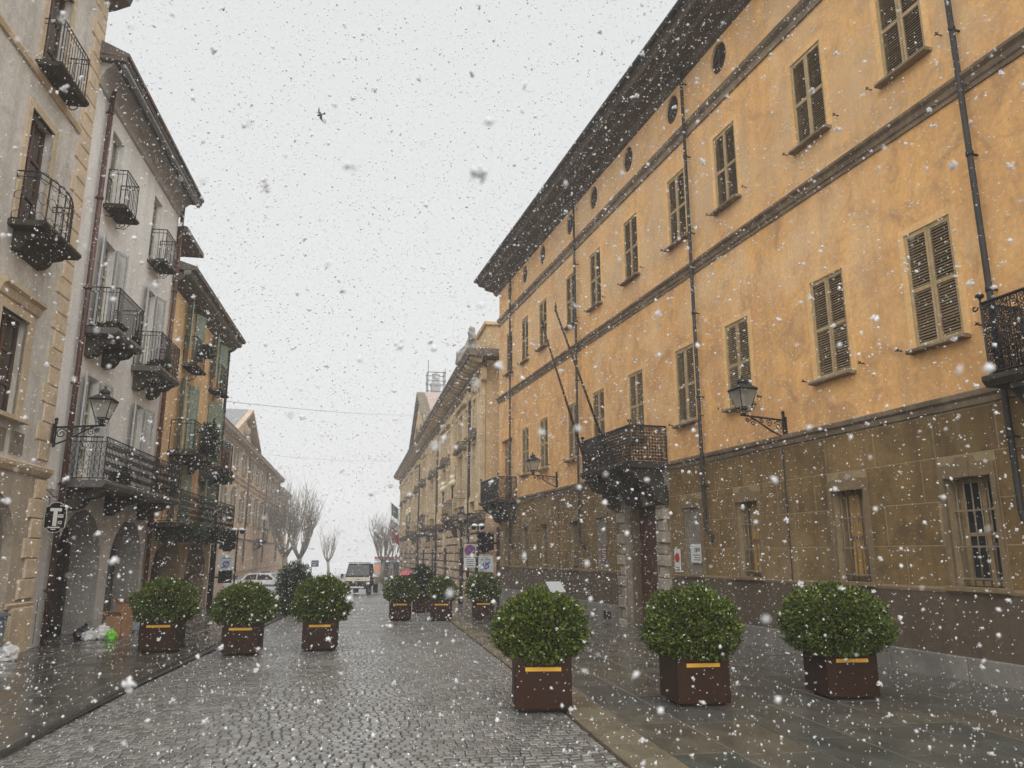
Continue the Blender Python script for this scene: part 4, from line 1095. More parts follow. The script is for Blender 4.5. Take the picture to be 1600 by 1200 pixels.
# rusticated blocks, each its own piece near the camera
far = MB(); nblk = 0
for r_ in range(9):
    z0 = -1.35 + r_*0.5; z1 = z0 + 0.5
    u = 0.0 - (0.6 if r_ % 2 else 0)
    while u < OL:
        a, b = max(0, u), min(OL, u+1.22)
        bl = [(h[0], h[1], h[2], h[3]-(0.25 if h[4] == 'arch' else 0)) for h in gh]
        for p, q in split_row(a, b, z0, z1, bl):
            if q - p < 0.12: continue
            if nblk < 280 and u < 40:
                m2 = MB(); m2.cbox(p+0.045, q-0.045, -0.02, 0.12, z0+0.045, z1-0.045, 0.05); m2.build('rusticated_block', M['rustic_block'], orn); nblk += 1
            else: far.cbox(p+0.045, q-0.045, -0.02, 0.12, z0+0.045, z1-0.045, 0.05)
        u += 1.22
tag(far.build('far_blocks', M['rustic_far'], orn), kind='stuff')
for r_ in range(9):       # the short return face towards the lane
    z0 = -1.35 + r_*0.5
    for y0, y1 in ((-1.1, -0.03), (-2.3, -1.16)):
        m2 = MB(); m2.box(-0.10, 0.02, y0, y1, z0+0.03, z0+0.47); m2.build('rusticated_block', M['rustic_block'], orn)
for i, c in enumerate(BAY):
    w = 0.62 if i == 0 else 1.05
    for (a, b, z0, z1) in ((c-w, c+w, 4.35, 7.35), (c-w*0.8, c+w*0.8, 8.15, 9.75)):
        door_window(orn, a, b, z0, z1, -0.24, 'frame_cream' if z0 > 8 else 'frame_brown', 'dark_glass', 1, 2)
        frame_band(orn, a, b, z0, z1 if z0 > 8 else z1, 0.20, 'gold_trim', 1, 0.24, sill=0.34)
    mb = MB(); d = w+0.42       # curved pediment over the main window
    pts = [(c-d*math.cos(math.pi*k/10), 7.66+0.55*math.sin(math.pi*k/10)) for k in range(11)]
    mb.prism(pts[::-1], -0.02, 0.42); mb.prof([(-0.02, 7.54), (0.46, 7.54), (0.50, 7.66), (-0.02, 7.66)], c-d-0.06, c+d+0.06); mb.build('pediment', M['grimy_stone'], orn)
    if i:
        for s_ in (-1, 1):
            a, b = sorted((c+s_*1.72, c+s_*2.58))
            door_window(orn, a, b, 4.35, 7.0, -0.24, 'frame_cream', 'dark_glass', 1, 2); frame_band(orn, a, b, 4.35, 7.0, 0.14, 'gold_trim', 1, 0.20)
            door_window(orn, a+0.03, b-0.06, 8.15, 9.75, -0.24, 'frame_cream', 'dark_glass', 1, 1); frame_band(orn, a+0.03, b-0.06, 8.15, 9.75, 0.14, 'gold_trim', 1, 0.20, sill=0.32)
            mb = MB(); mb.prof([(-0.02, 7.1), (0.2, 7.15), (0.24, 7.25), (-0.02, 7.3)], a-0.2, b+0.2); mb.build('hood_mould', M['gold_trim'], orn)
        mb = MB(); mb.box(c-1.15, c+1.15, -0.5, -0.45, -2.0, 2.4); mb.build('street_door', M['wood_dark'], orn)
        mb = MB()
        for s_ in (-2.55, 2.05): mb.box(c+s_, c+s_+0.5, -0.38, -0.35, -0.1, 2.0)
        mb.build('narrow_window', M['dark_glass'], orn)
        mb = MB(); mb.prism([(c-0.22, 2.0), (c+0.22, 2.0), (c+0.32, 2.9), (c-0.32, 2.9)], -0.02, 0.25); mb.build('keystone', M['gold_trim'], orn)
    else:
        mb = MB(); mb.box(c-w, c+w, -0.48, -0.44, -2.0, 2.4); mb.build('street_door', M['wood_dark'], orn)
for i, u in enumerate(PIL):
    wd = 0.55 if i == 0 else 0.8
    mb = MB(); n = 5
    mb.box(u-wd, u+wd, -0.02, 0.22, 4.6, 9.55)
    for k in range(n): x = u-wd+2*wd*(k+0.5)/n; mb.box(x-wd*0.12, x+wd*0.12, 0.22, 0.255, 4.8, 9.4)
    pl = mb.build('pilaster', M['gold_trim'], orn)
    mb = MB(); mb.box(u-wd-0.08, u+wd+0.08, -0.02, 0.32, 3.75, 4.35); mb.prof([(-0.02, 4.35), (0.34, 4.35), (0.30, 4.48), (0.28, 4.6), (-0.02, 4.6)], u-wd-0.07, u+wd+0.07); mb.build('base', M['gold_trim'], pl)
    mb = MB(); mb.prof([(-0.02, 9.55), (0.24, 9.56), (0.27, 9.65), (0.26, 9.8), (0.36, 10.1), (0.42, 10.2), (0.42, 10.3), (-0.02, 10.3)], u-wd-0.05, u+wd+0.05)
    for s_ in (-1, 1): mb.tube(spiral((u+s_*wd*0.8, 0.36, 10.02), 0.2, 1.3, 0, (1, 0), s_, 10), 0.05, 4)
    mb.build('capital', M['gold_trim'], pl)
mb = MB(); mb.prof([(-0.02, 3.25), (0.12, 3.27), (0.16, 3.40), (0.30, 3.48), (0.32, 3.62), (-0.02, 3.72)], -0.1, OL); mb.build('string_course', M['grimy_stone'], orn)
mb = MB(); mb.prof([(-0.02, 10.3), (0.26, 10.3), (0.26, 10.55), (0.30, 10.57), (0.30, 10.85), (0.38, 10.90), (-0.02, 10.95)], -0.25, OL+0.2); mb.build('entablature', M['gold_trim'], orn)
mb = MB(); mb.prof([(-0.02, 10.95), (0.34, 10.95), (0.38, 11.12), (-0.02, 11.15)], -0.3, OL+0.2); mb.prof([(-0.02, 11.35), (1.0, 11.38), (1.04, 11.5), (1.12, 11.62), (1.14, 11.72), (-0.02, 11.78)], -0.95, OL+0.9)
mb.box(-0.95, 0.0, -3.0, -0.02, 11.38, 11.76)
mb.build('cornice', M['grimy_stone'], orn)
mb = MB(); u = -0.6
while u < OL+0.5: mb.prof([(0.30, 11.13), (0.55, 11.15), (0.80, 11.25), (0.92, 11.30), (0.92, 11.37), (0.30, 11.37)], u, u+0.32); u += 0.82
tag(mb.build('modillions', M['gold_trim'], orn), kind='stuff')
mb = MB(); r9 = random.Random(4)
for k in range(420):
    x = r9.uniform(-0.1, OL); mb.ball((x, 0.29 + r9.uniform(0, 0.03), r9.uniform(10.6, 10.84)), r9.uniform(0.05, 0.12), 5)
tag(mb.build('carved_frieze', M['grimy_stone'], orn), kind='stuff')
for u in (9.6, 14, 19, 24, 52, 58, 63):
    mb = MB(); mb.lathe((u, -0.25, 12.6), [(0.22, 0), (0.14, 0.1), (0.10, 0.25), (0.30, 0.55), (0.34, 0.75), (0.18, 0.9), (0.22, 1.0), (0.05, 1.2)], 10); mb.build('urn', M['statue_stone'], orn, True)
mb = MB(); mb.box(-0.25, 2.6, -2.8, 0.0, 11.78, 13.2); mb.prof([(-2.9, 13.2), (0.12, 13.2), (0.16, 13.35), (-2.9, 13.38)], -0.4, 2.7)
mb.build('attic', M['gold_stone'], orn)
mb = MB()                    # sloping volute from the attic block down to the parapet
mb.prism([(2.6, 11.78), (2.6, 13.15), (3.4, 12.9), (5.2, 12.75), (7.2, 12.6), (8.6, 12.45), (9.1, 12.2), (9.1, 11.78)][::-1], -0.6, 0.02); mb.build('volute', M['gold_trim'], orn)
mb = MB(); mb.box(9.2, 28.6, -0.5, 0.0, 11.78, 12.35); mb.box(50, OL, -0.5, 0.0, 11.78, 12.35)
for u in (9.6, 14, 19, 24, 52, 58, 63): mb.box(u-0.35, u+0.35, -0.55, 0.06, 11.78, 12.6)
mb.build('parapet', M['gold_trim'], orn)
mb = MB(); mb.prism([(28.8, 11.8), (49.8, 11.8), (39.3, 17.2)][::-1], -0.6, 0.05); ped = mb.build('gable', M['gold_stone'], orn)
mb = MB()
for a, b in (((28.2, 11.8), (39.3, 17.5)), ((50.4, 11.8), (39.3, 17.5))):
    mb.prism([(a[0], a[1]), (b[0], b[1]), (b[0], b[1]+0.38), (a[0], a[1]+0.30)] if a[0] < b[0] else [(b[0], b[1]), (a[0], a[1]), (a[0], a[1]+0.30), (b[0], b[1]+0.38)], -0.5, 0.40)
mb.build('raking_cornice', M['grimy_stone'], ped)
mb = MB()
for s_ in (-1, 1): mb.tube(spiral((39.3+s_*2.2, 0.06, 13.6), 1.0, 1.4, 0, (1, 0), s_, 14), 0.10, 5)
mb.lathe((39.3, -0.35, 13.2), [(0.4, 0), (0.5, 0.5), (0.4, 1.2), (0.1, 1.6)], 10); mb.build('gable_relief', M['grimy_stone'], ped)
mb = MB(); mb.quad((28.4, -0.4, 12.0), (39.3, -0.4, 17.9), (39.3, -14, 17.9), (28.4, -14, 12.0)); mb.quad((50.2, -0.4, 12.0), (50.2, -14, 12.0), (39.3, -14, 17.9), (39.3, -0.4, 17.9))
mb.prof([(-0.6, 11.8), (-0.6, 12.0), (-8, 14.6), (-15.5, 12.0), (-15.5, 11.8)], 0.2, 28.3); mb.build('roof', M['roof_pink'], orn)
downpipe(orn, 3.35, 11.3, -0.6, 'pipe_dark', 1, 0.08, 0.32, name='downpipe'); downpipe(orn, 19.0, 11.3, -0.8, 'pipe_dark', 1, 0.08, 0.32); downpipe(orn, 34.2, 11.3, -1.0, 'pipe_dark', 1, 0.08, 0.32)
for a, b in ((5.3, 9.9), (21.3, 25.8), (36.5, 40.6)):
    balcony(orn, a, b, 1.0, 3.72, 0.95, [a+0.5, b-0.5], 'grimy_stone', 'grimy_stone', 'plain', 0.9, 0.5, step=0.22, thick=0.22, mat='iron')
# globe lamps on the balcony corners
def globe_lamp(u, y, z, label):
    p = OP + OD*u + ON*y
    t = thing('globe_lamp', label, 'lamp', (p.x, p.y, z), OA, 'globe lamps on the balcony corners')
    mb = MB(); mb.tube([(0, 0, 0), (0, 0, 1.0)], 0.05, 6)
    for s_ in (-1, 1): mb.tube([(0, 0, 0.55), (s_*0.25, 0, 0.5), (s_*0.42, 0, 0.62), (s_*0.42, 0, 0.72)], 0.03, 5)
    mb.build('stem', M['iron'], t)
    for x, zz in ((0, 1.16), (-0.42, 0.86), (0.42, 0.86)):
        mb = MB(); mb.ball((x, 0, zz), 0.18, 12); mb.build('globe', M['globe_glass'], t, True)
for u, lab in ((5.4, 'three-globe lamp on the near corner of the first balcony of the golden building'), (9.8, 'three-globe lamp on the far corner of the first balcony of the golden building'),
               (36.6, 'three-globe lamp on the near corner of the farthest balcony of the golden building'), (40.5, 'three-globe lamp on the far corner of the farthest balcony of the golden building')):
    globe_lamp(u, 0.93, 4.67, lab)

# seated statue on the attic
def skin_figure(name, joints, edges, mat, parent=None, loc=(0, 0, 0), rz=0.0, sub=1):
    me = bpy.data.meshes.new(name); me.from_pydata([j[:3] for j in joints], edges, [])
    me.materials.append(M[mat])
    o = obj(name, me, parent, loc, (0, 0, rz))
    md = o.modifiers.new('skin', 'SKIN'); md.use_smooth_shade = True
    sd = me.skin_vertices[0].data if me.skin_vertices else None
    if sd is None:
        bm = bmesh.new(); bm.from_mesh(me); bm.verts.layers.skin.verify(); bm.to_mesh(me); bm.free(); sd = me.skin_vertices[0].data
    for i, j in enumerate(joints):
        r = j[3]; sd[i].radius = (r, r) if not isinstance(r, tuple) else r; sd[i].use_root = (i == 0)
    s_ = o.modifiers.new('sub', 'SUBSURF'); s_.levels = sub; s_.render_levels = sub
    return o
sp = OP + OD*5.4 + ON*(-0.1)
st = skin_figure('statue', [(0,0,0.35,0.30),(0,0,0.75,0.27),(0,0,1.10,0.30),(0,0,1.32,0.11),(0,0.03,1.50,0.15),(0,0.02,1.66,0.12),
    (0.30,0,1.12,0.12),(0.42,0.1,0.80,0.10),(0.30,0.30,0.62,0.09),(-0.30,0,1.12,0.12),(-0.48,0.1,0.95,0.10),(-0.50,0.2,1.30,0.08),
    (0.18,0.40,0.38,0.18),(0.20,0.50,-0.10,0.13),(-0.18,0.42,0.36,0.18),(-0.16,0.46,-0.12,0.13),(0,-0.2,0.05,0.36)],
    [(0,1),(1,2),(2,3),(3,4),(4,5),(2,6),(6,7),(7,8),(2,9),(9,10),(10,11),(0,12),(12,13),(0,14),(14,15),(0,16)], 'statue_stone', None, (sp.x, sp.y, 12.55), OA, 2)
tag(st, 'weathered stone statue seated on the roofline of the golden building', 'statue'); st.scale = (1.6, 1.6, 1.35)
sp = OP + OD*57.0 + ON*(-0.2)
st2 = skin_figure('statue', [(0,0,0.1,0.35),(0,0,0.8,0.33),(0,0,1.4,0.36),(0,0,1.75,0.12),(0,0,2.0,0.2),(0.4,0,1.4,0.15),(0.5,0.1,0.9,0.12),(-0.4,0,1.4,0.15),(-0.5,0.1,0.9,0.12)],
    [(0,1),(1,2),(2,3),(3,4),(2,5),(5,6),(2,7),(7,8)], 'statue_stone', None, (sp.x, sp.y, 12.3), OA, 1)
tag(st2, 'small standing statue on the far end of the golden building roof', 'statue')
# turret wrapped in scaffolding behind the gable
tw = thing('scaffolded_turret', 'slim pale roof turret wrapped in scaffolding above the gable', 'tower', (-8.75, 85.0, 15.0), OA)
mb = MB(); mb.box(-0.7, 0.7, -0.7, 0.7, 0, 5.4); mb.lathe((0, 0, 5.4), [(0.95, 0), (0.95, 0.2), (0.55, 0.5), (0.55, 1.2), (0.7, 1.3), (0.2, 1.7)], 10); mb.build('turret', M['far_wall'], tw)
mb = MB()
for x in (-1.35, 0, 1.35):
    for y in (-1.35, 1.35): mb.tube([(x, y, 0), (x, y, 7.0+rnd.uniform(0, 1.2))], 0.045, 4)
for z in (1.0, 2.2, 3.4, 4.6, 5.8, 6.8):
    for y in (-1.35, 1.35): mb.tube([(-1.9, y, z), (1.9, y, z)], 0.04, 4)
    for x in (-1.35, 1.35): mb.tube([(x, -1.5, z), (x, 1.5, z)], 0.04, 4)
mb.tube([(1.4, 0, 4.0), (3.6, 0, 0.6)], 0.04, 4)
mb.build('scaffold_tubes', M['iron'], tw)
for z in (1.05, 2.25, 3.45): 
    mb = MB(); mb.box(-1.5, 1.5, -1.5, -0.75, z, z+0.06); mb.build('scaffold_deck', M['bark'], tw)
mb = MB(); mb.box(-1.42, 1.42, -1.42, -1.40, 0, 3.4); mb.box(1.40, 1.42, -1.4, 1.4, 0, 3.4); mb.box(-1.42, -1.40, -1.4, 1.4, 0, 3.4); mb.build('debris_net', M['far_wall'], tw)
tw.scale = (0.72, 0.72, 1.0)
# flags hung on the far end of the golden building
for k, (u, z, mat, lab) in enumerate(((58, 6.6, 'flag_green', 'green flag hanging from the far end of the golden building'), (57, 4.6, 'flag_pale', 'pale flag hanging between the green and red flags'), (55.5, 3.6, 'flag_red', 'red flag hanging lowest on the golden building'))):
    p = OP + OD*u + ON*0.3
    t = thing('flag', lab, 'flag', (p.x, p.y, z), OA, 'flags on the golden building')
    mb = MB(); mb.tube([(0, -0.3, -0.2), (0, 1.5, 1.3)], 0.03, 5); mb.build('staff', M['pipe_dark'], t)
    mb = MB(); n = 7
    for i in range(n):
        a, b = i/n, (i+1)/n
        f = lambda s_: (0.10*math.sin(s_*9), 0.45+0.9*s_, 0.45+0.75*s_)
        pa, pb = f(a), f(b); mb.quad(pa, pb, (pb[0]+0.03, pb[1]-0.08, pb[2]-1.5), (pa[0]+0.03, pa[1]-0.08, pa[2]-1.5))
    o = mb.build('cloth', M[mat], t); sm = o.modifiers.new('t', 'SOLIDIFY'); sm.thickness = 0.01

# ------------------------------------------------------------------ peach building far left
PP, PD = Vector((-21.3, 59.0, 0)), Vector((-0.1967, 0.9805, 0)); PN = Vector((0.9805, 0.1967, 0))
PA = math.atan2(-PD.y, -PD.x)
pch = thing('civic_building', 'long peach building with green shutters and a grey-roofed gable', 'building', (PP.x, PP.y, 0), PA)
P0, P1, P2 = -12.0, 32.0, 46.0
PC = [-10, -5.6, -1.2, 3.2, 7.6, 12.0, 16.4, 20.8, 25.2, 29.6]
PCX = PC + [34.5, 38.5, 42.5]
hs = []
for c in PCX: hs += [(c-0.55, c+0.55, 7.9, 9.45, 'rect', 0.25), (c-0.55, c+0.55, 4.25, 6.25, 'rect', 0.25), (c-0.4, c+0.4, 0.5, 2.1, 'rect', 0.25)]
mb = MB(-1); wall(mb, P0, P1, -2.0, 10.0, [h for h in hs if h[1] < P1], 0.25); body(mb, P0, P1, -2, 10.0, 14); wall(mb, P1, P2, -2.0, 9.2, [h for h in hs if h[0] > P1], 0.25); body(mb, P1, P2, -2, 9.2, 12)
mb.build('wall', M['peach_plaster'], pch)
for c in PCX:
    for z0, z1 in ((7.9, 9.45), (4.25, 6.25)):
        door_window(pch, c-0.55, c+0.55, z0, z1, -0.2, 'frame_cream', 'dark_glass', -1, 1)
        for s_ in (-1, 1):
            m2 = MB(-1); a, b = sorted((c+s_*0.57, c+s_*1.12)); m2.box(a, b, 0.02, 0.07, z0, z1); m2.box(a+0.07, b-0.07, 0.065, 0.085, z0+0.1, (z0+z1)/2-0.05); m2.box(a+0.07, b-0.07, 0.065, 0.085, (z0+z1)/2+0.05, z1-0.1); m2.build('shutter', M['shutter_olive'], pch)
        frame_band(pch, c-0.55, c+0.55, z0, z1, 0.10, 'peach_trim', -1, 0.015, sill=0.18)
    mb = MB(-1); mb.box(c-0.4, c+0.4, -0.25, -0.2, 0.5, 2.1); mb.build('window', M['boarded_grey'], pch)
    mb = MB(-1); mb.box(c-2.25-0.2, c-2.25+0.2, -0.02, 0.09, 3.0, 9.6 if c < P1 else 8.9); mb.build('pilaster', M['peach_trim'], pch)
    mb = MB(-1); mb.prof([(-0.02, 6.45), (0.2, 6.5), (0.25, 6.6), (-0.02, 6.66)], c-0.8, c+0.8); mb.build('hood_mould', M['peach_trim'], pch)
mb = MB(-1)
for z in (7.45, 7.05, 2.85): mb.prof([(-0.02, z-0.12), (0.06, z-0.1), (0.14, z), (0.14, z+0.06), (-0.02, z+0.12)], P0, P2+0.05)
mb.prof([(-0.02, 0.2), (0.05, 0.2), (0.05, 0.3), (-0.02, 0.3)], P0, P2); mb.build('string_course', M['peach_trim'], pch)
mb = MB(-1); mb.prof([(-0.02, 9.55), (0.12, 9.6), (0.2, 9.85), (0.6, 9.95), (0.68, 10.12), (-0.02, 10.2)], P0, P1+0.2); mb.prof([(-0.02, 8.85), (0.12, 8.9), (0.5, 9.15), (0.55, 9.28), (-0.02, 9.3)], P1+0.2, P2+0.3); mb.build('eave', M['peach_trim'], pch)
mb = MB(-1); mb.prism([(-5.0, 10.2), (7.6, 10.2), (1.3, 12.6)][::-1], -0.6, 0.1); gb = mb.build('gable', M['peach_plaster'], pch)
mb = MB(-1); mb.prism([(-5.5, 10.2), (1.3, 12.75), (1.3, 13.0), (-5.5, 10.42)], -0.6, 0.7); mb.prism([(1.3, 12.75), (8.1, 10.2), (8.1, 10.42), (1.3, 13.0)], -0.6, 0.7); mb.build('raking_cornice', M['peach_trim'], gb)
mb = MB(-1); mb.ball((1.3, 0.1, 11.2), 0.5, 12, 0, 1.0); mb.build('gable_relief', M['peach_trim'], gb)
mb = MB(-1); mb.quad((-5.6, 0.3, 10.42), (1.3, 0.3, 13.02), (1.3, -9, 13.02), (-5.6, -9, 10.42)); mb.quad((1.3, 0.3, 13.02), (8.2, 0.3, 10.42), (8.2, -9, 10.42), (1.3, -9, 13.02))
mb.prof([(0.68, 10.2), (0.68, 10.26), (-7, 13.0), (-14.5, 10.26), (-14.5, 10.2)], P0-0.3, P1+0.2); mb.prof([(0.55, 9.3), (0.55, 9.34), (-6, 11.5), (-12, 9.34), (-12, 9.3)], P1+0.2, P2+0.3); mb.build('roof', M['roof_grey'], pch)
for u in (5.4, 18.6, 31.6): downpipe(pch, u, 9.7, 0.8, 'pipe_brown', -1, 0.075, 0.15)
balcony(pch, 12.0, 16.0, 0.9, 2.95, 1.0, [12.5, 15.5], 'grimy_stone', 'grimy_stone', 'plain', 0.7, 0.4, sx=-1, step=0.2, thick=0.15)

# ------------------------------------------------------------------ bare pollarded trees and the far end of the street
def bare_tree(loc, H, seed, label, limbs=5, shoots=9, group='bare pollarded trees'):
    r = random.Random(seed)
    t = thing('plane_tree', label, 'tree', loc, 0, group)
    tr = MB(); th = H*0.30
    lean = Vector((r.uniform(-.1, .1), r.uniform(-.1, .1), 0))
    base = [Vector((0, 0, -0.1)), Vector((0.03, 0, th*0.5)) + lean*th*0.3, Vector((0, 0, th)) + lean*th]
    tr.tube(base, [H*0.034, H*0.026, H*0.024], 9)
    cr = MB(); tip = base[-1]
    for k in range(limbs):
        a = 2*math.pi*k/limbs + r.uniform(-.4, .4); L = H*r.uniform(0.20, 0.30)
        d = Vector((math.cos(a)*0.6, math.sin(a)*0.6, 1)).normalized()
        p1 = tip + d*L*0.5 + Vector((math.cos(a), math.sin(a), 0))*0.1; p2 = tip + d*L + Vector((0, 0, L*0.18))
        tr.tube([tip - Vector((0, 0, 0.12)), p1, p2], [H*0.018, H*0.013, H*0.011], 7)
        for j in range(shoots):
            s_ = r.uniform(0.35, 1.0); q = tip.lerp(p2, s_) if s_ < 0.9 else p2
            if s_ < 0.9: q = p1.lerp(p2, max(0, (s_-0.5)*2)) if s_ > 0.5 else tip.lerp(p1, s_*2)
            aa = a + r.uniform(-1.3, 1.3); out = r.uniform(0.05, 0.36)
            dd = Vector((math.cos(aa)*out, math.sin(aa)*out, 1)).normalized()
            l = H*r.uniform(0.24, 0.52); pts = [q]; cur = q; v = dd.copy()
            for m in range(4):
                v = (v + Vector((r.uniform(-.18, .18), r.uniform(-.18, .18), 0.12))).normalized(); cur = cur + v*l/4; pts.append(cur)
            cr.tube(pts, [H*0.0042, H*0.0034, H*0.0027, H*0.0019, H*0.0008], 4)
            for m in range(6):
                i = r.randint(1, 3); w = pts[i]; v2 = Vector((r.uniform(-1, 1), r.uniform(-1, 1), r.uniform(0.7, 1.6))).normalized(); ll = l*r.uniform(0.18, 0.42)
                mid = w + v2*ll*0.5 + Vector((0, 0, ll*0.06)); cr.tube([w, mid, w + v2*ll + Vector((0, 0, ll*0.2))], [H*0.0022, H*0.0016, H*0.0006], 3)
    tr.build('trunk', M['bark'], t, True); cr.build('crown', M['twig'], t)
    return t
for (x, y, H, sd, lab) in ((-21.0, 72.5, 10.0, 3, 'large bare pollarded tree at the corner of the peach building, nearer trunk'),
                           (-22.0, 81.0, 9.6, 8, 'large bare pollarded tree just behind the first one by the peach building'),
                           (-14.6, 88.0, 8.0, 5, 'bare pollarded tree beside the far end of the golden building'),
                           (-15.6, 100.0, 7.6, 15, 'bare tree standing by the red-and-white shelter'),
                           (-27.0, 115.0, 7.5, 21, 'slim pale bare tree fading in the snow beyond the blue sign'),
                           (-22.5, 135.0, 8.0, 25, 'faint bare tree behind the truck in the falling snow')):
    bare_tree((x, y, gz(y)-0.1), H, sd, lab, 5 if H > 9 else 4, 13 if y < 90 else 7)
# hazy far buildings
for (x, y, w, d, h, lab) in ((-37, 106, 5, 6, 3.0, 'small grey shed behind the bare trees'),):
    t = thing('far_building', lab, 'building', (x, y, gz(y)-0.1), 0.1)
    mb = MB(); mb.box(-w/2, w/2, -d/2, d/2, 0, h); mb.build('wall', M['far_wall'], t)
    mb = MB(); mb.prof([(-d/2-0.4, h), (d/2+0.4, h), (0, h+1.4)], -w/2-0.3, w/2+0.3); mb.build('roof', M['roof_grey'], t)
    for k in range(int(w//2.2)):
        m2 = MB(); x0 = -w/2+0.8+k*2.1; m2.box(x0, x0+0.9, -d/2-0.04, -d/2+0.02, h*0.35, h*0.75); m2.build('window', M['dark_glass'], t)

# ------------------------------------------------------------------ planters and shrubs
def planter_proto():
    bm = bmesh.new()
    w, h, t = 0.60, 0.56, 0.025
    mb = MB()
    mb.box(-w/2, w/2, -w/2, -w/2+t, 0.03, h); mb.box(-w/2, w/2, w/2-t, w/2, 0.03, h)
    mb.box(-w/2, -w/2+t, -w/2+t, w/2-t, 0.03, h); mb.box(w/2-t, w/2, -w/2+t, w/2-t, 0.03, h)
    mb.box(-w/2+t, w/2-t, -w/2+t, w/2-t, 0.03, 0.06); mb.box(-w/2+0.05, w/2-0.05, -w/2+0.05, w/2-0.05, 0.0, 0.03)
    return mb
PLM = {}
def planter(x, y, rz, label, label2, rad, seed, mark=True, mat='leaf', n=9000, lift=0.0, group='box planters across the street', s=1.0):
    z = gz(y) - 0.01 if x > xL(y) else gz(y) + 0.05
    t = thing('planter', label, 'planter', (x, y, z), rz, group)
    if 'box' not in PLM:
        o = planter_proto().build('box', M['corten'], t); PLM['box'] = o.data
        bv = o.modifiers.new('b', 'BEVEL'); bv.width = 0.006; bv.segments = 1
        mb = MB(); mb.box(-0.27, 0.27, -0.27, 0.27, 0.44, 0.50); PLM['soil'] = mb.build('soil', M['soil'], t).data
        mb = MB(); mb.box(-0.19, 0.19, -0.303, -0.3005, 0.405, 0.445); PLM['mark'] = mb.build('yellow_stripe', M['yellow_mark'], t).data
        if not mark: pass
    else:
        o = obj('box', PLM['box'], t); bv = o.modifiers.new('b', 'BEVEL'); bv.width = 0.006; bv.segments = 1
        obj('soil', PLM['soil'], t)
        if mark: obj('yellow_stripe', PLM['mark'], t)
    foliage_at('shrub', (x, y, z + 0.56 + rad[2]*0.56 + lift), rad, n, 0.033 if n > 20000 else (0.038 if n > 6000 else 0.05), seed, label2, 'shrub', group.replace('box planters', 'clipped shrubs'), mat, key=(rad, n, seed), rz=rnd.uniform(0, 6))
G1 = 'box planters in the near right row'; G2 = 'box planters in the near left row'; G3 = 'box planters in the farther row'
planter(0.315, 8.78, R_(3), 'rust-brown steel planter at the road edge, in line with the palace row', 'round clipped shrub in the planter at the road edge', (0.50, 0.50, 0.42), 1, group=G1, n=34000)
planter(2.05, 9.08, R_(8), 'rust-brown steel planter standing before the dark wooden palace door', 'round clipped shrub standing before the dark wooden palace door', (0.53, 0.52, 0.43), 2, group=G1, n=34000)
planter(3.86, 9.46, R_(5), 'rust-brown steel planter nearest the barred windows of the palace', 'widest clipped shrub, nearest the barred windows of the palace', (0.61, 0.62, 0.44), 3, group=G1, n=38000)
planter(-5.98, 13.62, R_(9), 'rust-brown steel planter on the left pavement beside the rubbish bags', 'clipped shrub on the left pavement beside the rubbish bags', (0.53, 0.53, 0.40), 4, group=G2, n=16000)
planter(-4.66, 13.80, R_(9), 'rust-brown steel planter on the left kerb between two others', 'clipped shrub on the left kerb, between the two others', (0.55, 0.55, 0.39), 5, group=G2, n=16000)
planter(-3.49, 14.52, R_(9), 'rust-brown steel planter standing out in the cobbled road on the left', 'clipped shrub standing out in the cobbled road on the left', (0.52, 0.52, 0.46), 6, group=G2, n=16000)
planter(-3.15, 22.3, R_(6), 'farther steel planter nearest the middle of the road', 'farther clipped shrub nearest the middle of the road', (0.49, 0.49, 0.42), 7, group=G3, n=5000)
planter(-2.0, 22.3, R_(6), 'farther steel planter between the middle and the sign post', 'farther clipped shrub between the middle and the sign post', (0.42, 0.42, 0.40), 8, group=G3, n=5000)
planter(-0.84, 22.7, R_(6), 'farther steel planter beside the red-brown sign post', 'farther clipped shrub beside the red-brown sign post', (0.52, 0.52, 0.47), 9, group=G3, n=5000)
planter(-2.96, 25.9, R_(6), 'plain steel planter without a yellow stripe behind the farther row', 'taller dark shrub behind the farther row of clipped shrubs', (0.44, 0.44, 0.62), 10, mark=False, mat='leaf_dark', group=G3, n=4500)
planter(-6.95, 25.1, R_(6), 'steel planter hidden behind the left row under a tall dark shrub', 'tall dark shrub behind the left row, by the parked car', (0.58, 0.58, 0.66), 12, mark=False, mat='leaf_dark', group=G3, n=5000)
foliage_at('shrub', (-7.05, 24.4, gz(24.4)+0.26), (0.27, 0.27, 0.26), 1800, 0.05, 13, 'small low round shrub at the foot of the tall dark one', 'shrub', None, 'leaf_dark')

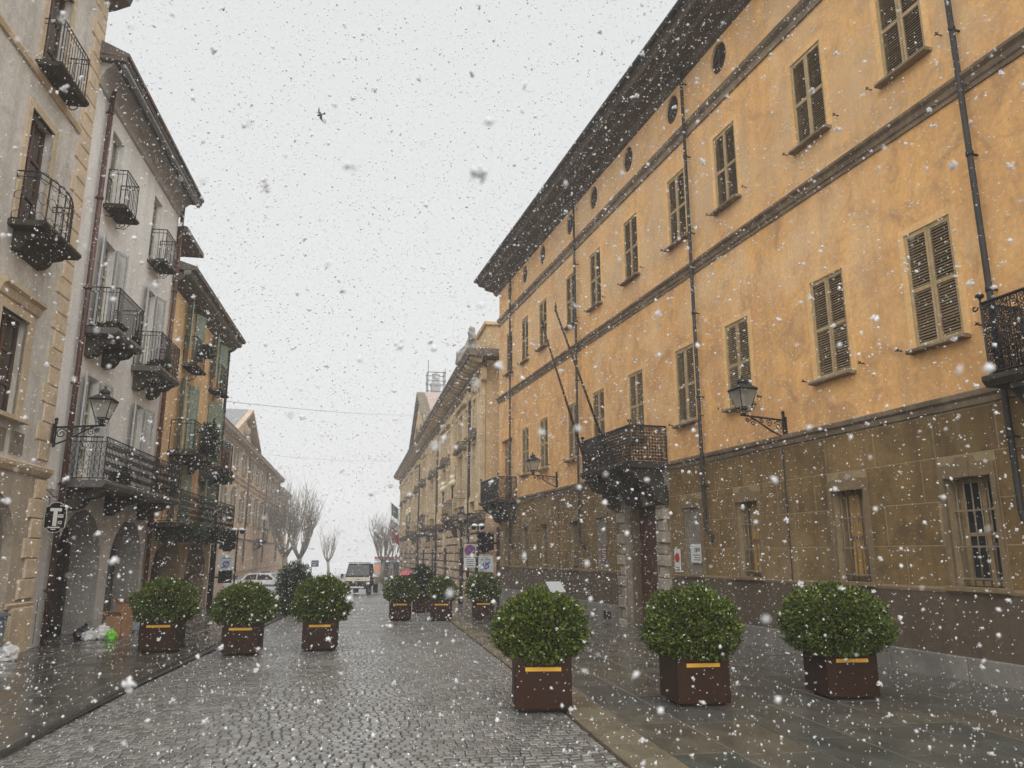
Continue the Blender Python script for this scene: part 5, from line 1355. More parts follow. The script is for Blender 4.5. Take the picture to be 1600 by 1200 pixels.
# ------------------------------------------------------------------ lanterns
def lantern_head(t, y, z, s=1.0):
    b, w, h = 0.115*s, 0.225*s, 0.40*s
    mb = MB()
    mb.lathe((0, y, z), [(0.02, 0), (0.055*s, 0.03*s), (0.03*s, 0.07*s), (0.06*s, 0.12*s)], 8)
    for k in range(4):
        a = math.pi/4 + k*math.pi/2; mb.tube([(math.cos(a)*0.04, y+math.sin(a)*0.04, z+0.08*s), (math.cos(a)*b*1.2, y+math.sin(a)*b*1.2, z+0.06*s), (math.cos(a)*b*1.41, y+math.sin(a)*b*1.41, z+0.16*s)], 0.009*s, 4)
    z0 = z+0.16*s; z1 = z0+h
    def ring(r, zz, th):
        c = [(-r, y-r, zz), (r, y-r, zz), (r, y+r, zz), (-r, y+r, zz), (-r, y-r, zz)]
        for p, q in zip(c[:-1], c[1:]): mb.tube([p, q], th, 4)
    ring(b, z0, 0.014*s); ring(w, z1, 0.018*s)
    for sx_, sy_ in ((-1,-1),(1,-1),(1,1),(-1,1)): mb.tube([(sx_*b, y+sy_*b, z0), (sx_*w, y+sy_*w, z1)], 0.011*s, 4)
    mb.build('cage', M['iron'], t)
    for (p, q) in (((-1,-1),(1,-1)),((1,-1),(1,1)),((1,1),(-1,1)),((-1,1),(-1,-1))):
        m2 = MB(); k = 0.985
        m2.quad((p[0]*b*k, y+p[1]*b*k, z0), (q[0]*b*k, y+q[1]*b*k, z0), (q[0]*w*k, y+q[1]*w*k, z1), (p[0]*w*k, y+p[1]*w*k, z1)); m2.build('glass_pane', M['lantern_glass'], t)
    mb = MB(); r2 = 0.10*s; z2 = z1+0.13*s
    pts = [(-w*1.08, y-w*1.08, z1+0.012), (w*1.08, y-w*1.08, z1+0.012), (w*1.08, y+w*1.08, z1+0.012), (-w*1.08, y+w*1.08, z1+0.012), (-r2, y-r2, z2), (r2, y-r2, z2), (r2, y+r2, z2), (-r2, y+r2, z2)]
    mb.add(pts, [(0,1,5,4),(1,2,6,5),(2,3,7,6),(3,0,4,7),(4,5,6,7),(3,2,1,0)])
    mb.build('roof', M['pipe_dark'], t)
    mb = MB(); mb.lathe((0, y, z2), [(r2*0.9, 0), (r2*1.15, 0.03*s), (r2*1.1, 0.08*s), (r2*0.6, 0.12*s), (0.02*s, 0.14*s), (0.03*s, 0.17*s), (0.004, 0.22*s)], 10); mb.build('chimney', M['iron'], t, True)
    mb = MB(); mb.tube([(0, y, z0), (0, y, z0+0.22*s)], 0.012*s, 5); mb.ball((0, y, z0+0.25*s), 0.035*s, 8, 0, 1.4); mb.build('bulb', M['lamp_lens'], t)
def wall_lantern(P, N, loc, label, arm=0.80, s=0.83):
    t = thing('wall_lantern', label, 'lantern', loc, math.atan2(N.y, N.x) - math.pi/2, 'wall lanterns on iron brackets')
    mb = MB()
    mb.tube([(0, 0.03, -0.36), (0, 0.03, 0.12)], 0.028, 6); mb.box(-0.06, 0.06, 0.0, 0.022, -0.30, 0.06); mb.ball((0, 0.03, 0.15), 0.035, 8)
    mb.tube([(0, 0.02, 0.0), (0, arm+0.08, 0.06)], 0.020, 5)
    mb.tube([(0, 0.03, -0.32), (0, arm*0.35, -0.21), (0, arm*0.72, -0.02), (0, arm*0.85, 0.03)], 0.016, 5)
    for c, r in (((0, 0.14, -0.11), 0.10), ((0, 0.34, -0.07), 0.07), ((0, 0.50, -0.035), 0.045), ((0, arm*0.80, -0.07), 0.07), ((0, arm*0.93, -0.04), 0.045)):
        mb.tube(spiral(c, r, 1.5, 0.4, (0, 1), 1, 14), 0.010, 4)
    mb.build('bracket', M['iron'], t)
    lantern_head(t, arm, 0.06, s)
    return t
def rp(u, y, z): p = RP + RD*u + RN*y; return Vector((p.x, p.y, z))
wall_lantern(None, RN, rp(4.18, 0, 4.02), 'iron wall lantern over the brown ground floor between barred windows, on the orange palace', 0.86)
wall_lantern(None, RN, rp(16.35, 0, 4.12), 'iron wall lantern beyond the portal balcony, on the orange palace', 0.86)
wall_lantern(None, LN, lp(-0.52, 0.09, 3.86), 'iron wall lantern on the corner blocks of the cream house', 0.80)
t = thing('street_lamp', 'slim lamp post with a lantern head before the golden building', 'street lamp', (-2.1, 32.0, gz(32)-0.02))
mb = MB(); mb.lathe((0, 0, 0), [(0.10, 0), (0.10, 0.25), (0.06, 0.4), (0.042, 0.9), (0.036, 3.1), (0.07, 3.15), (0.04, 3.2)], 10); mb.build('post', M['pipe_dark'], t, True)
lantern_head(t, 0, 3.18, 0.75)

# ------------------------------------------------------------------ signs
ts = thing('shop_sign', 'black shield sign with a large white T on a bracket by the grey house', 'sign', lp(-0.52, 0.13, 2.24), LA)
mb = MB(); mb.tube([(0, -0.05, 0.36), (0, 0.42, 0.36)], 0.010, 5); mb.tube([(0, -0.05, 0.52), (0, 0.12, 0.36)], 0.008, 4); mb.box(-0.02, 0.02, -0.06, -0.04, 0.1, 0.56)
for y in (0.05, 0.32): mb.tube([(0, y, 0.36), (0, y, 0.22)], 0.006, 4)
mb.tube(spiral((0, 0.05, 0.46), 0.05, 1.2, 0, (0, 1), 1, 10), 0.006, 4)
mb.build('bracket', M['iron'], ts)
def shield(w, h):
    pts = []
    for s_ in (1, -1):
        for k in range(9):
            a = math.pi*k/8; pts.append((0.0, s_*0) )
    pts = []
    top = [(w*0.30*math.cos(math.pi*k/8)*1.0, h*0.38+h*0.12*math.sin(math.pi*k/8)) for k in range(9)]
    right = []
    bot = [(-w*0.30*math.cos(math.pi*k/8), -h*0.38-h*0.12*math.sin(math.pi*k/8)) for k in range(9)]
    lefts = [(-w*0.34, h*0.37), (-w*0.47, h*0.33), (-w*0.47, h*0.20), (-w*0.5, 0), (-w*0.47, -h*0.20), (-w*0.47, -h*0.33), (-w*0.34, -h*0.37)]
    rights = [(-x, -z) for x, z in lefts]
    return top + lefts + bot + rights
mb = MB()
def sh(mb, w, h, x0, x1, m):
    sp_ = shield(w, h); n = len(sp_)
    mb.add([(x0, 0.185+a, b) for a, b in sp_] + [(x1, 0.185+a, b) for a, b in sp_], [tuple(range(n)), tuple(range(2*n-1, n-1, -1))] + [(i, (i+1) % n, n+(i+1) % n, n+i) for i in range(n)], m)
sh(mb, 0.37, 0.54, -0.015, 0.015, 0); bd = mb.build('board', M['sign_letter'], ts)
mb = MB(); sh(mb, 0.355, 0.525, -0.017, 0.017, 0); mb.build('face', M['sign_black'], bd)
mb = MB()
for s_ in (0.0185, -0.0185):
    x0, x1 = min(s_*0.9, s_), max(s_*0.9, s_)
    mb.box(x0, x1, 0.185-0.095, 0.185+0.095, 0.11, 0.165); mb.box(x0, x1, 0.185-0.034, 0.185+0.034, -0.15, 0.11)
mb.build('letter_T', M['sign_letter'], bd)
mb = MB(); x0, x1 = 0.0165, 0.0185
for (a, b, c, d) in ((0.05, 0.135, 0.035, 0.055), (0.045, 0.135, 0.0, 0.022), (0.055, 0.12, -0.075, -0.06), (0.055, 0.12, -0.115, -0.10), (0.055, 0.07, -0.115, -0.06), (0.105, 0.12, -0.115, -0.06), (-0.10, 0.10, -0.185, -0.165), (-0.05, 0.03, -0.215, -0.200)): mb.box(x0, x1, 0.185+a, 0.185+b, c, d)
mb.build('small_lettering', M['sign_letter'], bd)

def gate_sign(loc, rz, side, label, pole_mat):
    "post with a dark signal box and a pale panel showing a slashed camera-like emblem"
    t = thing('access_gate_sign', label, 'traffic sign', loc, rz, 'access control posts')
    mb = MB(); mb.tube([(0, 0, 0), (0, 0, 2.6)], 0.05, 8); mb.lathe((0, 0, 0), [(0.09, 0), (0.09, 0.12), (0.05, 0.16)], 10); mb.build('post', M[pole_mat], t)
    c = side*0.36
    mb = MB(); mb.box(c-0.24, c+0.24, -0.12, 0.06, 1.93, 2.40); mb.box(min(0, c), max(0, c), -0.02, 0.02, 2.10, 2.16); mb.prism([(c-0.16, 1.93), (c+0.16, 1.93), (c+0.10, 1.86), (c-0.10, 1.86)][::-1], -0.10, 0.04); bx = mb.build('signal_box', M['sign_black'], t)
    mb = MB(); mb.box(c-0.22, c+0.22, -0.16, 0.0, 2.40, 2.43); mb.build('visor', M['sign_black'], bx)
    mb = MB(); mb.box(c-0.22, c+0.22, -0.06, 0.02, 1.30, 1.76); mb.box(min(0, c), max(0, c), -0.02, 0.02, 1.50, 1.54); pn = mb.build('panel', M['sign_grey'], t)
    mb = MB(); y = -0.064
    mb.disc((c, y, 1.47), 0.105, 'y', 18, 0, 0.06); mb.prism([(c-0.14, 1.36), (c-0.10, 1.34), (c+0.14, 1.58), (c+0.11, 1.61)], y-0.001, y+0.002); mb.build('emblem', M['sign_blue'], pn)
    mb = MB(); mb.disc((c, y-0.002, 1.50), 0.03, 'y', 12); mb.build('emblem_dot', M['sign_red'], pn)
    mb = MB(); mb.box(c-0.10, c+0.06, y, y+0.002, 1.69, 1.71); mb.box(c-0.15, c+0.15, y, y+0.002, 1.635, 1.66); mb.build('lettering', M['sign_text'], pn)
    mb = MB(); mb.box(c-0.20, c+0.20, -0.10, 0.06, 0.90, 1.28); mb.box(min(0, c), max(0, c), -0.02, 0.02, 1.05, 1.10); mb.build('control_box', M['sign_black'], t)
    return t
def twin_camera(t, x, z, mat='iron'):
    mb = MB(); mb.tube([(x, 0, z-0.35), (x, 0, z)], 0.035, 6); mb.tube([(x-0.14, 0, z), (x+0.14, 0, z)], 0.025, 5)
    for s_ in (-1, 1): mb.lathe((x+s_*0.13, 0, z-0.10), [(0.03, -0.04), (0.07, 0.0), (0.075, 0.06), (0.04, 0.10)], 9)
    h = mb.build('twin_camera', M[mat], t)
    mb = MB()
    for s_ in (-1, 1): mb.lathe((x+s_*0.11, 0, z-0.02), [(0.10, 0.0), (0.11, 0.02), (0.08, 0.06), (0.02, 0.08)], 10)
    mb.build('snow_cap', M['snow_cap'], h, True)
gate_sign((-9.32, 24.4, gz(24.4)+0.04), R_(18), 1, 'dark access-control post with pale panel by the ochre house arcade', 'sign_black')
t = thing('camera_mast', 'snow-capped twin camera mast behind the dark post by the ochre house', 'camera mast', (-9.0, 25.4, gz(25.4)+0.04), R_(15), 'snow-capped camera masts')
mb = MB(); mb.tube([(0, 0, 0), (0, 0, 2.4)], 0.03, 6); mb.build('post', M['pipe_dark'], t); twin_camera(t, 0, 2.58)
gate_sign((-0.42, 23.2, gz(23.2)-0.01), R_(2), -1, 'red-brown access-control post with pale panel at the palace corner', 'pipe_brown')
t = thing('parking_sign', 'no-parking roundel with white plate under a snow-capped camera, near the palace corner', 'traffic sign', (-1.08, 24.6, gz(24.6)-0.01), R_(2))
mb = MB(); mb.tube([(0, 0, 0), (0, 0, 2.5)], 0.045, 7); mb.build('post', M['pipe_dark'], t); twin_camera(t, 0, 2.72)
mb = MB(); mb.box(-0.45, -0.05, -0.02, 0.0, 1.75, 2.15); mb.box(-0.05, 0.0, -0.015, 0.0, 1.9, 1.94); p = mb.build('backplate', M['sign_grey'], t)
mb = MB(); mb.disc((-0.25, -0.024, 1.95), 0.18, 'y', 24, 0, 0.145); mb.prism([(-0.36, 2.05), (-0.34, 2.07), (-0.13, 1.86), (-0.15, 1.84)][::-1], -0.029, -0.026); mb.build('red_ring', M['sign_red'], p)
mb = MB(); mb.disc((-0.25, -0.0235, 1.95), 0.147, 'y', 24); mb.build('blue_disc', M['sign_blue'], p)
mb = MB(); mb.box(-0.43, -0.07, -0.02, 0.0, 1.42, 1.72); mb.box(-0.07, 0.0, -0.015, 0.0, 1.55, 1.58); p = mb.build('plate', M['sign_white'], t)
mb = MB()
for k in range(4): mb.box(-0.38+0.02*(k % 2), -0.12-0.03*(k % 2), -0.023, -0.0205, 1.47+0.06*k, 1.49+0.06*k)
mb.build('lettering', M['sign_text'], p)
# plaques on the palace front
def plaque(u0, u1, z0, z1, y, mat, label, marks, mmat, name='plaque', rnd_sign=False):
    o_ = rp(u0, y, z0); t = thing(name, label, 'sign', o_, RA)
    w, h = u1-u0, z1-z0
    mb = MB(); mb.box(0, w, 0, 0.015, 0, h); bd = mb.build('board', M[mat], t)
    mb = MB()
    for (a, b, c, d) in marks: mb.box(a*w, b*w, 0.015, 0.0175, c*h, d*h)
    mb.build('lettering', M[mmat], bd)
    if rnd_sign:
        mb = MB(); mb.disc((w/2, 0.018, h*0.62), w*0.42, 'y', 22, 0, w*0.30); mb.prism([(w*0.25, h*0.72), (w*0.3, h*0.76), (w*0.75, h*0.50), (w*0.70, h*0.47)][::-1], 0.017, 0.0195); mb.build('red_ring', M['sign_red'], bd)
        mb = MB(); mb.disc((w/2, 0.0176, h*0.62), w*0.31, 'y', 22); mb.build('disc', M['sign_red'], bd)
plaque(8.26, 8.52, 1.20, 1.72, 0.02, 'sign_white', 'narrow white sign with a red ring beside the portal', [(0.15, 0.85, 0.16, 0.21), (0.1, 0.9, 0.07, 0.12)], 'sign_text', rnd_sign=True)
plaque(7.36, 7.80, 1.42, 1.82, 0.0, 'sign_white', 'white plaque with dark lettering on the boarded window by the portal', [(0.12, 0.2, 0.55, 0.8), (0.25, 0.33, 0.55, 0.8), (0.38, 0.5, 0.55, 0.8), (0.56, 0.62, 0.55, 0.8), (0.1, 0.8, 0.38, 0.43), (0.1, 0.7, 0.25, 0.30), (0.1, 0.75, 0.12, 0.17)], 'sign_text')
plaque(12.44, 12.80, 1.42, 1.80, 0.0, 'sign_brown', 'brown plaque with pale lettering on the narrow boarded window past the portal', [(0.1, 0.9, 0.78, 0.88), (0.1, 0.75, 0.6, 0.66), (0.1, 0.85, 0.42, 0.48), (0.1, 0.6, 0.26, 0.32), (0.1, 0.85, 0.12, 0.18)], 'sign_letter')
t = thing('info_lectern', 'slanted white information panel on a dark post by the palace wall', 'info panel', (1.22, 22.0, gz(22)-0.01), R_(28))
mb = MB(); mb.box(-0.04, 0.04, -0.03, 0.03, 0, 0.86); mb.box(-0.12, 0.12, -0.12, 0.12, 0, 0.02); mb.build('post', M['sign_black'], t)
mb = MB(); mb.add([(-0.24, -0.16, 0.76), (0.24, -0.16, 0.76), (0.24, 0.14, 1.04), (-0.24, 0.14, 1.04), (-0.24, -0.145, 0.745), (0.24, -0.145, 0.745), (0.24, 0.155, 1.025), (-0.24, 0.155, 1.025)], [(0,1,2,3),(7,6,5,4),(0,4,5,1),(1,5,6,2),(2,6,7,3),(3,7,4,0)]); mb.build('panel', M['sign_white'], t)

# ------------------------------------------------------------------ rubbish on the left pavement
def bag(loc, rad, mat, label, seed, knot=True):
    r = random.Random(seed); bm = bmesh.new(); bmesh.ops.create_icosphere(bm, subdivisions=3, radius=1)
    for v in bm.verts:
        n_ = noise.noise(v.co*2.1 + Vector((seed, 0, 0)))*0.28 + noise.noise(v.co*5.5 + Vector((seed, 3, 0)))*0.12
        c = v.co*(1+n_); z = c.z*rad[2] if c.z > -0.55 else -0.55*rad[2]
        v.co = Vector((c.x*rad[0], c.y*rad[1], z + 0.55*rad[2]))
    me = bpy.data.meshes.new('rubbish_bag'); bm.to_mesh(me); bm.free(); me.materials.append(M[mat])
    t = thing('rubbish_bag', label, 'rubbish bag', loc, r.uniform(0, 6), 'rubbish bags on the left pavement')
    obj('sack', me, t)
    mb = MB(); h = rad[2]*1.5; mb.tube([(0, 0, h*0.9), (0.01, 0, h*1.02), (0.03, 0.01, h*1.15)], [rad[0]*0.3, rad[0]*0.10, rad[0]*0.22], 7); mb.build('knot', M[mat], t)
GZ = 0.045
def on(x, y): return Vector((x, y, gz(y)+GZ))
bag(on(-8.42, 15.65), (0.17, 0.17, 0.17), 'bag_black', 'black rubbish bag against the arcade pier', 1)
bag(on(-8.26, 15.55), (0.13, 0.13, 0.12), 'bag_white', 'small white rubbish bag beside the black one', 2)
bag(on(-8.10, 15.75), (0.16, 0.15, 0.17), 'bag_white', 'larger pale rubbish bag leaning on the cardboard box', 3)
bag(on(-7.86, 15.62), (0.105, 0.105, 0.12), 'bag_green', 'bright green rubbish bag in front of the cardboard', 4)
bag(on(-8.05, 17.7), (0.42, 0.28, 0.24), 'bag_grey', 'big clear sack of mixed waste beyond the cardboard', 5)
bag(on(-7.76, 12.30), (0.16, 0.16, 0.15), 'bag_white', 'crumpled white bag lying by the grey bin', 6)
for (x, y, z, w, d, h, rz, lab) in ((-8.18, 16.35, 0, 0.30, 0.3, 0.42, 0.2, 'tall brown cardboard box standing by the arcade pier'), (-8.05, 16.45, 0, 0.26, 0.22, 0.66, -0.1, 'taller flattened brown carton behind the cardboard box')):
    t = thing('cardboard_box', lab, 'box', on(x, y), rz, 'cardboard by the arcade'); 
    mb = MB(); mb.box(-w/2, w/2, -d/2, d/2, 0, h); mb.build('carton', M['cardboard'], t)
    mb = MB(); mb.quad((-w/2, -d/2, h), (w/2, -d/2, h), (w/2, -d/2-0.1, h+0.09), (-w/2, -d/2-0.1, h+0.09)); mb.quad((-w/2, -d/2, h+0.002), (-w/2, d/2, h+0.002), (-w/2-0.1, d/2, h+0.07), (-w/2-0.1, -d/2, h+0.07)); fl = mb.build('flap', M['cardboard'], t); fl.modifiers.new('s', 'SOLIDIFY').thickness = 0.006
t = thing('wheelie_bin', 'grey plastic bin against the cream house corner', 'bin', (-8.0, 11.98, GZ), LA)
mb = MB(); mb.add([(-0.2,-0.2,0.06),(0.2,-0.2,0.06),(0.2,0.2,0.06),(-0.2,0.2,0.06),(-0.24,-0.25,0.62),(0.24,-0.25,0.62),(0.24,0.25,0.62),(-0.24,0.25,0.62)], [(3,2,1,0),(0,1,5,4),(1,2,6,5),(2,3,7,6),(3,0,4,7),(4,5,6,7)]); mb.build('body', M['bin_grey'], t)
mb = MB(); mb.box(-0.26, 0.26, -0.27, 0.28, 0.625, 0.66); mb.box(-0.22, 0.22, -0.23, 0.24, 0.66, 0.68); mb.build('lid', M['bin_grey'], t)
for s_ in (-0.2, 0.2): mb = MB(); mb.tube([(s_-0.03, -0.2, 0.08), (s_+0.03, -0.2, 0.08)], 0.08, 12); mb.build('wheel', M['tyre'], t)

# ------------------------------------------------------------------ vehicles
def wheel(par, x, y, r, w, name='wheel'):
    mb = MB(); mb.tube([(x, y-w/2, r), (x, y-w/2+0.02, r), (x, y+w/2-0.02, r), (x, y+w/2, r)], [r*0.93, r, r, r*0.93], 18); o = mb.build(name, M['tyre'], par)
    mb = MB(); mb.tube([(x, y-w/2-0.006, r), (x, y+w/2+0.006, r)], r*0.6, 12); mb.build('rim', M['rim'], o)
def car(loc, rz, label, band='blue_paint', lightbar=True):
    t = thing('parked_car', label, 'car', loc, rz, 'parked cars in the square')
    # loft of cross sections from tail (x<0) to nose (x>0): x, half width, sill z, belt z
    secs = [(-2.02, 0.70, 0.42, 0.86), (-1.9, 0.82, 0.26, 0.96), (-1.2, 0.86, 0.22, 0.98), (0, 0.87, 0.22, 0.95), (0.9, 0.86, 0.22, 0.93), (1.5, 0.83, 0.22, 0.80), (1.95, 0.74, 0.26, 0.66), (2.08, 0.62, 0.36, 0.55)]
    mb = MB(); vs = []; n = 8
    for x, w, a, b in secs: vs += [(x, -w*0.9, a), (x, -w, a+0.12), (x, -w, (a+b)/2), (x, -w*0.94, b), (x, w*0.94, b), (x, w, (a+b)/2), (x, w, a+0.12), (x, w*0.9, a)]
    fs = [(i*n+j, i*n+(j+1) % n, (i+1)*n+(j+1) % n, (i+1)*n+j) for i in range(len(secs)-1) for j in range(n)] + [tuple(range(n-1, -1, -1)), tuple(range((len(secs)-1)*n, len(secs)*n))]
    mb.add(vs, fs); body_ = mb.build('body', M['white_paint'], t, False)
    cs = [(-1.85, 0.78, 0.95), (-1.45, 0.66, 1.36), (-0.6, 0.64, 1.46), (0.25, 0.64, 1.42), (1.15, 0.78, 0.92)]
    mb = MB(); vs = []
    for x, w, z in cs: vs += [(x, -w, z), (x, w, z)]
    low = [(x, s_*0.80, 0.93) for x in (-1.85, 1.15) for s_ in (-1, 1)]
    mb.add([(-1.85,-0.80,0.93),(-1.45,-0.66,1.36),(-0.6,-0.64,1.46),(0.25,-0.64,1.42),(1.15,-0.80,0.90)] + [(-1.85,0.80,0.93),(-1.45,0.66,1.36),(-0.6,0.64,1.46),(0.25,0.64,1.42),(1.15,0.80,0.90)],
           [(0,1,2,3,4), (9,8,7,6,5), (0,5,6,1), (1,6,7,2), (2,7,8,3), (3,8,9,4)]); mb.build('cabin', M['white_paint'], t)
    for s_ in (-1, 1):
        for pts in ([(-1.55, 1.0), (-1.32, 1.30), (-0.62, 1.38), (-0.62, 1.0)], [(-0.54, 1.0), (-0.54, 1.38), (0.22, 1.34), (0.82, 1.0)]):
            m2 = MB(); q = []
            for x, z in pts: k = (z-0.93)/0.5; q.append((x, s_*(0.80-0.15*k+0.012), z))
            m2.add(q + [(a, b-s_*0.03, c) for a, b, c in q], [(0,1,2,3)]); m2.build('side_window', M['windscreen'], t)
        m2 = MB(); m2.box(-1.7, 1.6, s_*0.872, s_*0.880, 0.56, 0.70); m2.build('side_stripe', M[band], t)
        m2 = MB(); m2.box(0.75, 0.95, s_*0.86, s_*1.0, 0.98, 1.08); m2.build('mirror', M['white_paint'], t)
        m2 = MB(); m2.box(1.90, 2.06, s_*0.50, s_*0.70, 0.52, 0.62); m2.build('headlight', M['lamp_lens'], t)
        m2 = MB(); m2.box(-2.03, -1.93, s_*0.60, s_*0.76, 0.66, 0.88); m2.build('tail_light', M['lamp_red'], t)
        for x in (-1.28, 1.32): wheel(t, x, s_*0.80, 0.30, 0.18)
    m2 = MB(); m2.quad((0.33, -0.58, 1.395), (1.08, -0.72, 0.965), (1.08, 0.72, 0.965), (0.33, 0.58, 1.395)); o = m2.build('windscreen', M['windscreen'], t); o.location = (0.03, 0, 0.02)
    m2 = MB(); m2.quad((-1.52, -0.58, 1.32), (-1.83, -0.7, 1.0), (-1.83, 0.7, 1.0), (-1.52, 0.58, 1.32)); o = m2.build('rear_window', M['windscreen'], t); o.location = (-0.02, 0, 0.01)
    if lightbar: m2 = MB(); m2.box(-0.45, -0.25, -0.45, 0.45, 1.455, 1.53); m2.build('light_bar', M['blue_paint'], t)
car((-17.0, 55.0, gz(55)-0.1), R_(-12), 'white car with a dark side stripe and roof light bar, parked by the peach building')
car((-21.4, 57.5, gz(57.5)-0.1), R_(-6), 'plain white car parked behind the striped one, mostly hidden', 'white_paint', False)
car((-6.3, 50.0, gz(50)-0.02), R_(96), 'pale car parked behind the farther row of shrubs on the right', 'white_paint', False)
tk = thing('small_truck', 'small cream-fronted tipper truck driving up the snowy street', 'truck', (-9.75, 50.5, gz(50.5)-0.02), R_(0))
mb = MB(); W = 0.80
mb.add([(-W,-0.95,0.55),(W,-0.95,0.55),(W,-0.95,1.12),(-W,-0.95,1.12),(-W*0.86,-0.55,1.92),(W*0.86,-0.55,1.92),(-W,0.5,0.55),(W,0.5,0.55),(-W*0.86,0.5,1.92),(W*0.86,0.5,1.92)],
       [(0,1,2,3),(3,2,5,4),(4,5,9,8),(1,7,9,5,2),(6,0,3,4,8),(7,6,8,9),(6,7,1,0)]); mb.build('cab', M['truck_black'], tk)
mb = MB(); mb.box(-W*0.97, W*0.97, -0.98, -0.94, 0.86, 1.10); mb.build('front_panel', M['cream_paint'], tk)
mb = MB(); mb.box(-0.12, 0.12, -0.99, -0.975, 0.96, 0.99); mb.build('badge', M['truck_black'], tk)
mb = MB(); mb.quad((-W*0.90,-0.93,1.20),(W*0.90,-0.93,1.20),(W*0.80,-0.60,1.84),(-W*0.80,-0.60,1.84)); o = mb.build('windscreen', M['windscreen'], tk); o.location = (0, -0.035, 0)
mb = MB(); mb.box(-W*0.98, W*0.98, -1.0, -0.94, 0.62, 0.84)
for k in range(4): mb.box(-W*0.6, W*0.6, -1.012, -0.99, 0.64+0.05*k, 0.66+0.05*k)
mb.build('grille', M['truck_black'], tk)
mb = MB(); mb.box(-W*0.95, W*0.95, -1.06, -0.96, 0.38, 0.56); mb.build('bumper', M['truck_black'], tk)
mb = MB(); mb.box(-0.42, 0.42, -1.07, -1.06, 0.44, 0.53); mb.build('plate', M['sign_white'], tk)
for s_ in (-1, 1):
    m2 = MB(); m2.box(s_*0.55, s_*0.74, -1.02, -0.995, 0.66, 0.80); m2.build('headlight', M['lamp_lens'], tk)
    m2 = MB(); m2.tube([(s_*0.78, -0.8, 1.25), (s_*0.98, -0.9, 1.25)], 0.02, 4); m2.box(s_*0.92, s_*1.08, -0.95, -0.88, 1.02, 1.30); m2.build('mirror', M['truck_black'], tk)
    for y in (-0.55, 1.9): 
        mb = MB(); r = 0.31; mb.tube([(s_*0.52, y, r), (s_*0.78, y, r)], r, 16); wl = mb.build('wheel', M['tyre'], tk)
        mb = MB(); mb.tube([(s_*0.53, y, r), (s_*0.79, y, r)], r*0.55, 10); mb.build('rim', M['rim'], wl)
    m2 = MB(); m2.tube([(s_*0.5, -0.62, 1.94), (s_*0.5, -0.62, 1.99)], 0.02, 4); m2.build('roof_bracket', M['truck_black'], tk)
mb = MB(); mb.box(-0.84, 0.84, 0.6, 2.6, 0.62, 0.72); mb.box(-0.84, 0.84, 0.6, 0.64, 0.72, 1.1); mb.box(-0.84, -0.80, 0.64, 2.6, 0.72, 1.05); mb.box(0.80, 0.84, 0.64, 2.6, 0.72, 1.05); mb.box(-0.84, 0.84, 2.56, 2.6, 0.72, 1.05); mb.box(-0.3, 0.3, 0.4, 2.4, 0.4, 0.62)
mb.build('tipper_bed', M['cream_paint'], tk)
mb = MB(); mb.tube([(-0.72, -0.58, 1.98), (0.72, -0.58, 1.98)], 0.025, 5); mb.build('roof_rail', M['truck_black'], tk)

# ------------------------------------------------------------------ people, far street furniture
def person(loc, rz, mat, label):
    t = thing('person', label, 'person', loc, rz, 'people by the peach building')
    J = [(0,0,0.92,0.15),(0,0,1.15,0.145),(0,0,1.38,0.15),(0,0,1.47,0.055),(0,0.01,1.56,0.085),(0,0.01,1.66,0.08),
         (0.19,0,1.37,0.055),(0.25,0.02,1.10,0.045),(0.24,0.10,0.88,0.038),(-0.19,0,1.37,0.055),(-0.25,0.02,1.10,0.045),(-0.24,0.10,0.88,0.038),
         (0.10,0,0.80,0.09),(0.11,0.02,0.45,0.06),(0.11,0,0.08,0.045),(0.11,0.12,0.04,0.04),(-0.10,0,0.80,0.09),(-0.11,0.02,0.45,0.06),(-0.11,0,0.08,0.045),(-0.11,0.12,0.04,0.04)]
    Ed = [(0,1),(1,2),(2,3),(3,4),(4,5),(2,6),(6,7),(7,8),(2,9),(9,10),(10,11),(0,12),(12,13),(13,14),(14,15),(0,16),(16,17),(17,18),(18,19)]
    skin_figure('body', J, Ed, 'skin', t)
    J2 = [(a, b, c, r+0.022) for a, b, c, r in J]; keep = [0,1,2,6,7,8,9,10,11,12,13,16,17]; mp = {k: i for i, k in enumerate(keep)}
    skin_figure('coat', [J2[k] for k in keep], [(mp[a], mp[b]) for a, b in Ed if a in mp and b in mp], mat, t)
    mb = MB(); mb.ball((0, -0.015, 1.66), 0.10, 12, 0, 0.9); mb.build('hair', M['cloth_dark'], t, True)
person((-21.6, 61.0, gz(61)-0.1), R_(60), 'cloth_dark', 'person in a dark coat standing behind the parked white cars')
person((-23.0, 61.5, gz(61.5)-0.1), R_(-30), 'cloth_red', 'person in a dark red coat beside the one in black')
t = thing('bus_shelter', 'shelter with a red and white roof at the end of the street', 'shelter', (-15.9, 104.0, gz(104)-0.1), 0.05)
mb = MB()
for x in (-1.9, 0, 1.9):
    for y in (-0.7, 0.7): mb.tube([(x, y, 0), (x, y, 2.5)], 0.05, 6)
mb.build('posts', M['shelter_pale'], t)
mb = MB(); mb.box(-2.3, 2.3, -1.0, 1.0, 2.72, 3.0); mb.build('red_fascia', M['awning_red'], t)
mb = MB(); mb.box(-2.25, 2.25, -0.98, 0.98, 2.45, 2.715); mb.build('white_fascia', M['sign_white'], t)
mb = MB(); mb.box(-1.85, 1.85, 0.68, 0.72, 0.3, 2.3); mb.build('back_glass', M['grey_glass'], t)
t = thing('lit_sign', 'glowing orange advertising panel beside the red and white shelter', 'sign', (-16.9, 98.0, gz(98)-0.1), 0.1)
mb = MB(); mb.box(-0.42, 0.42, -0.08, 0.08, 0.7, 2.3); mb.box(-0.1, 0.1, -0.06, 0.06, 0, 0.7); mb.build('cabinet', M['shelter_pale'], t)
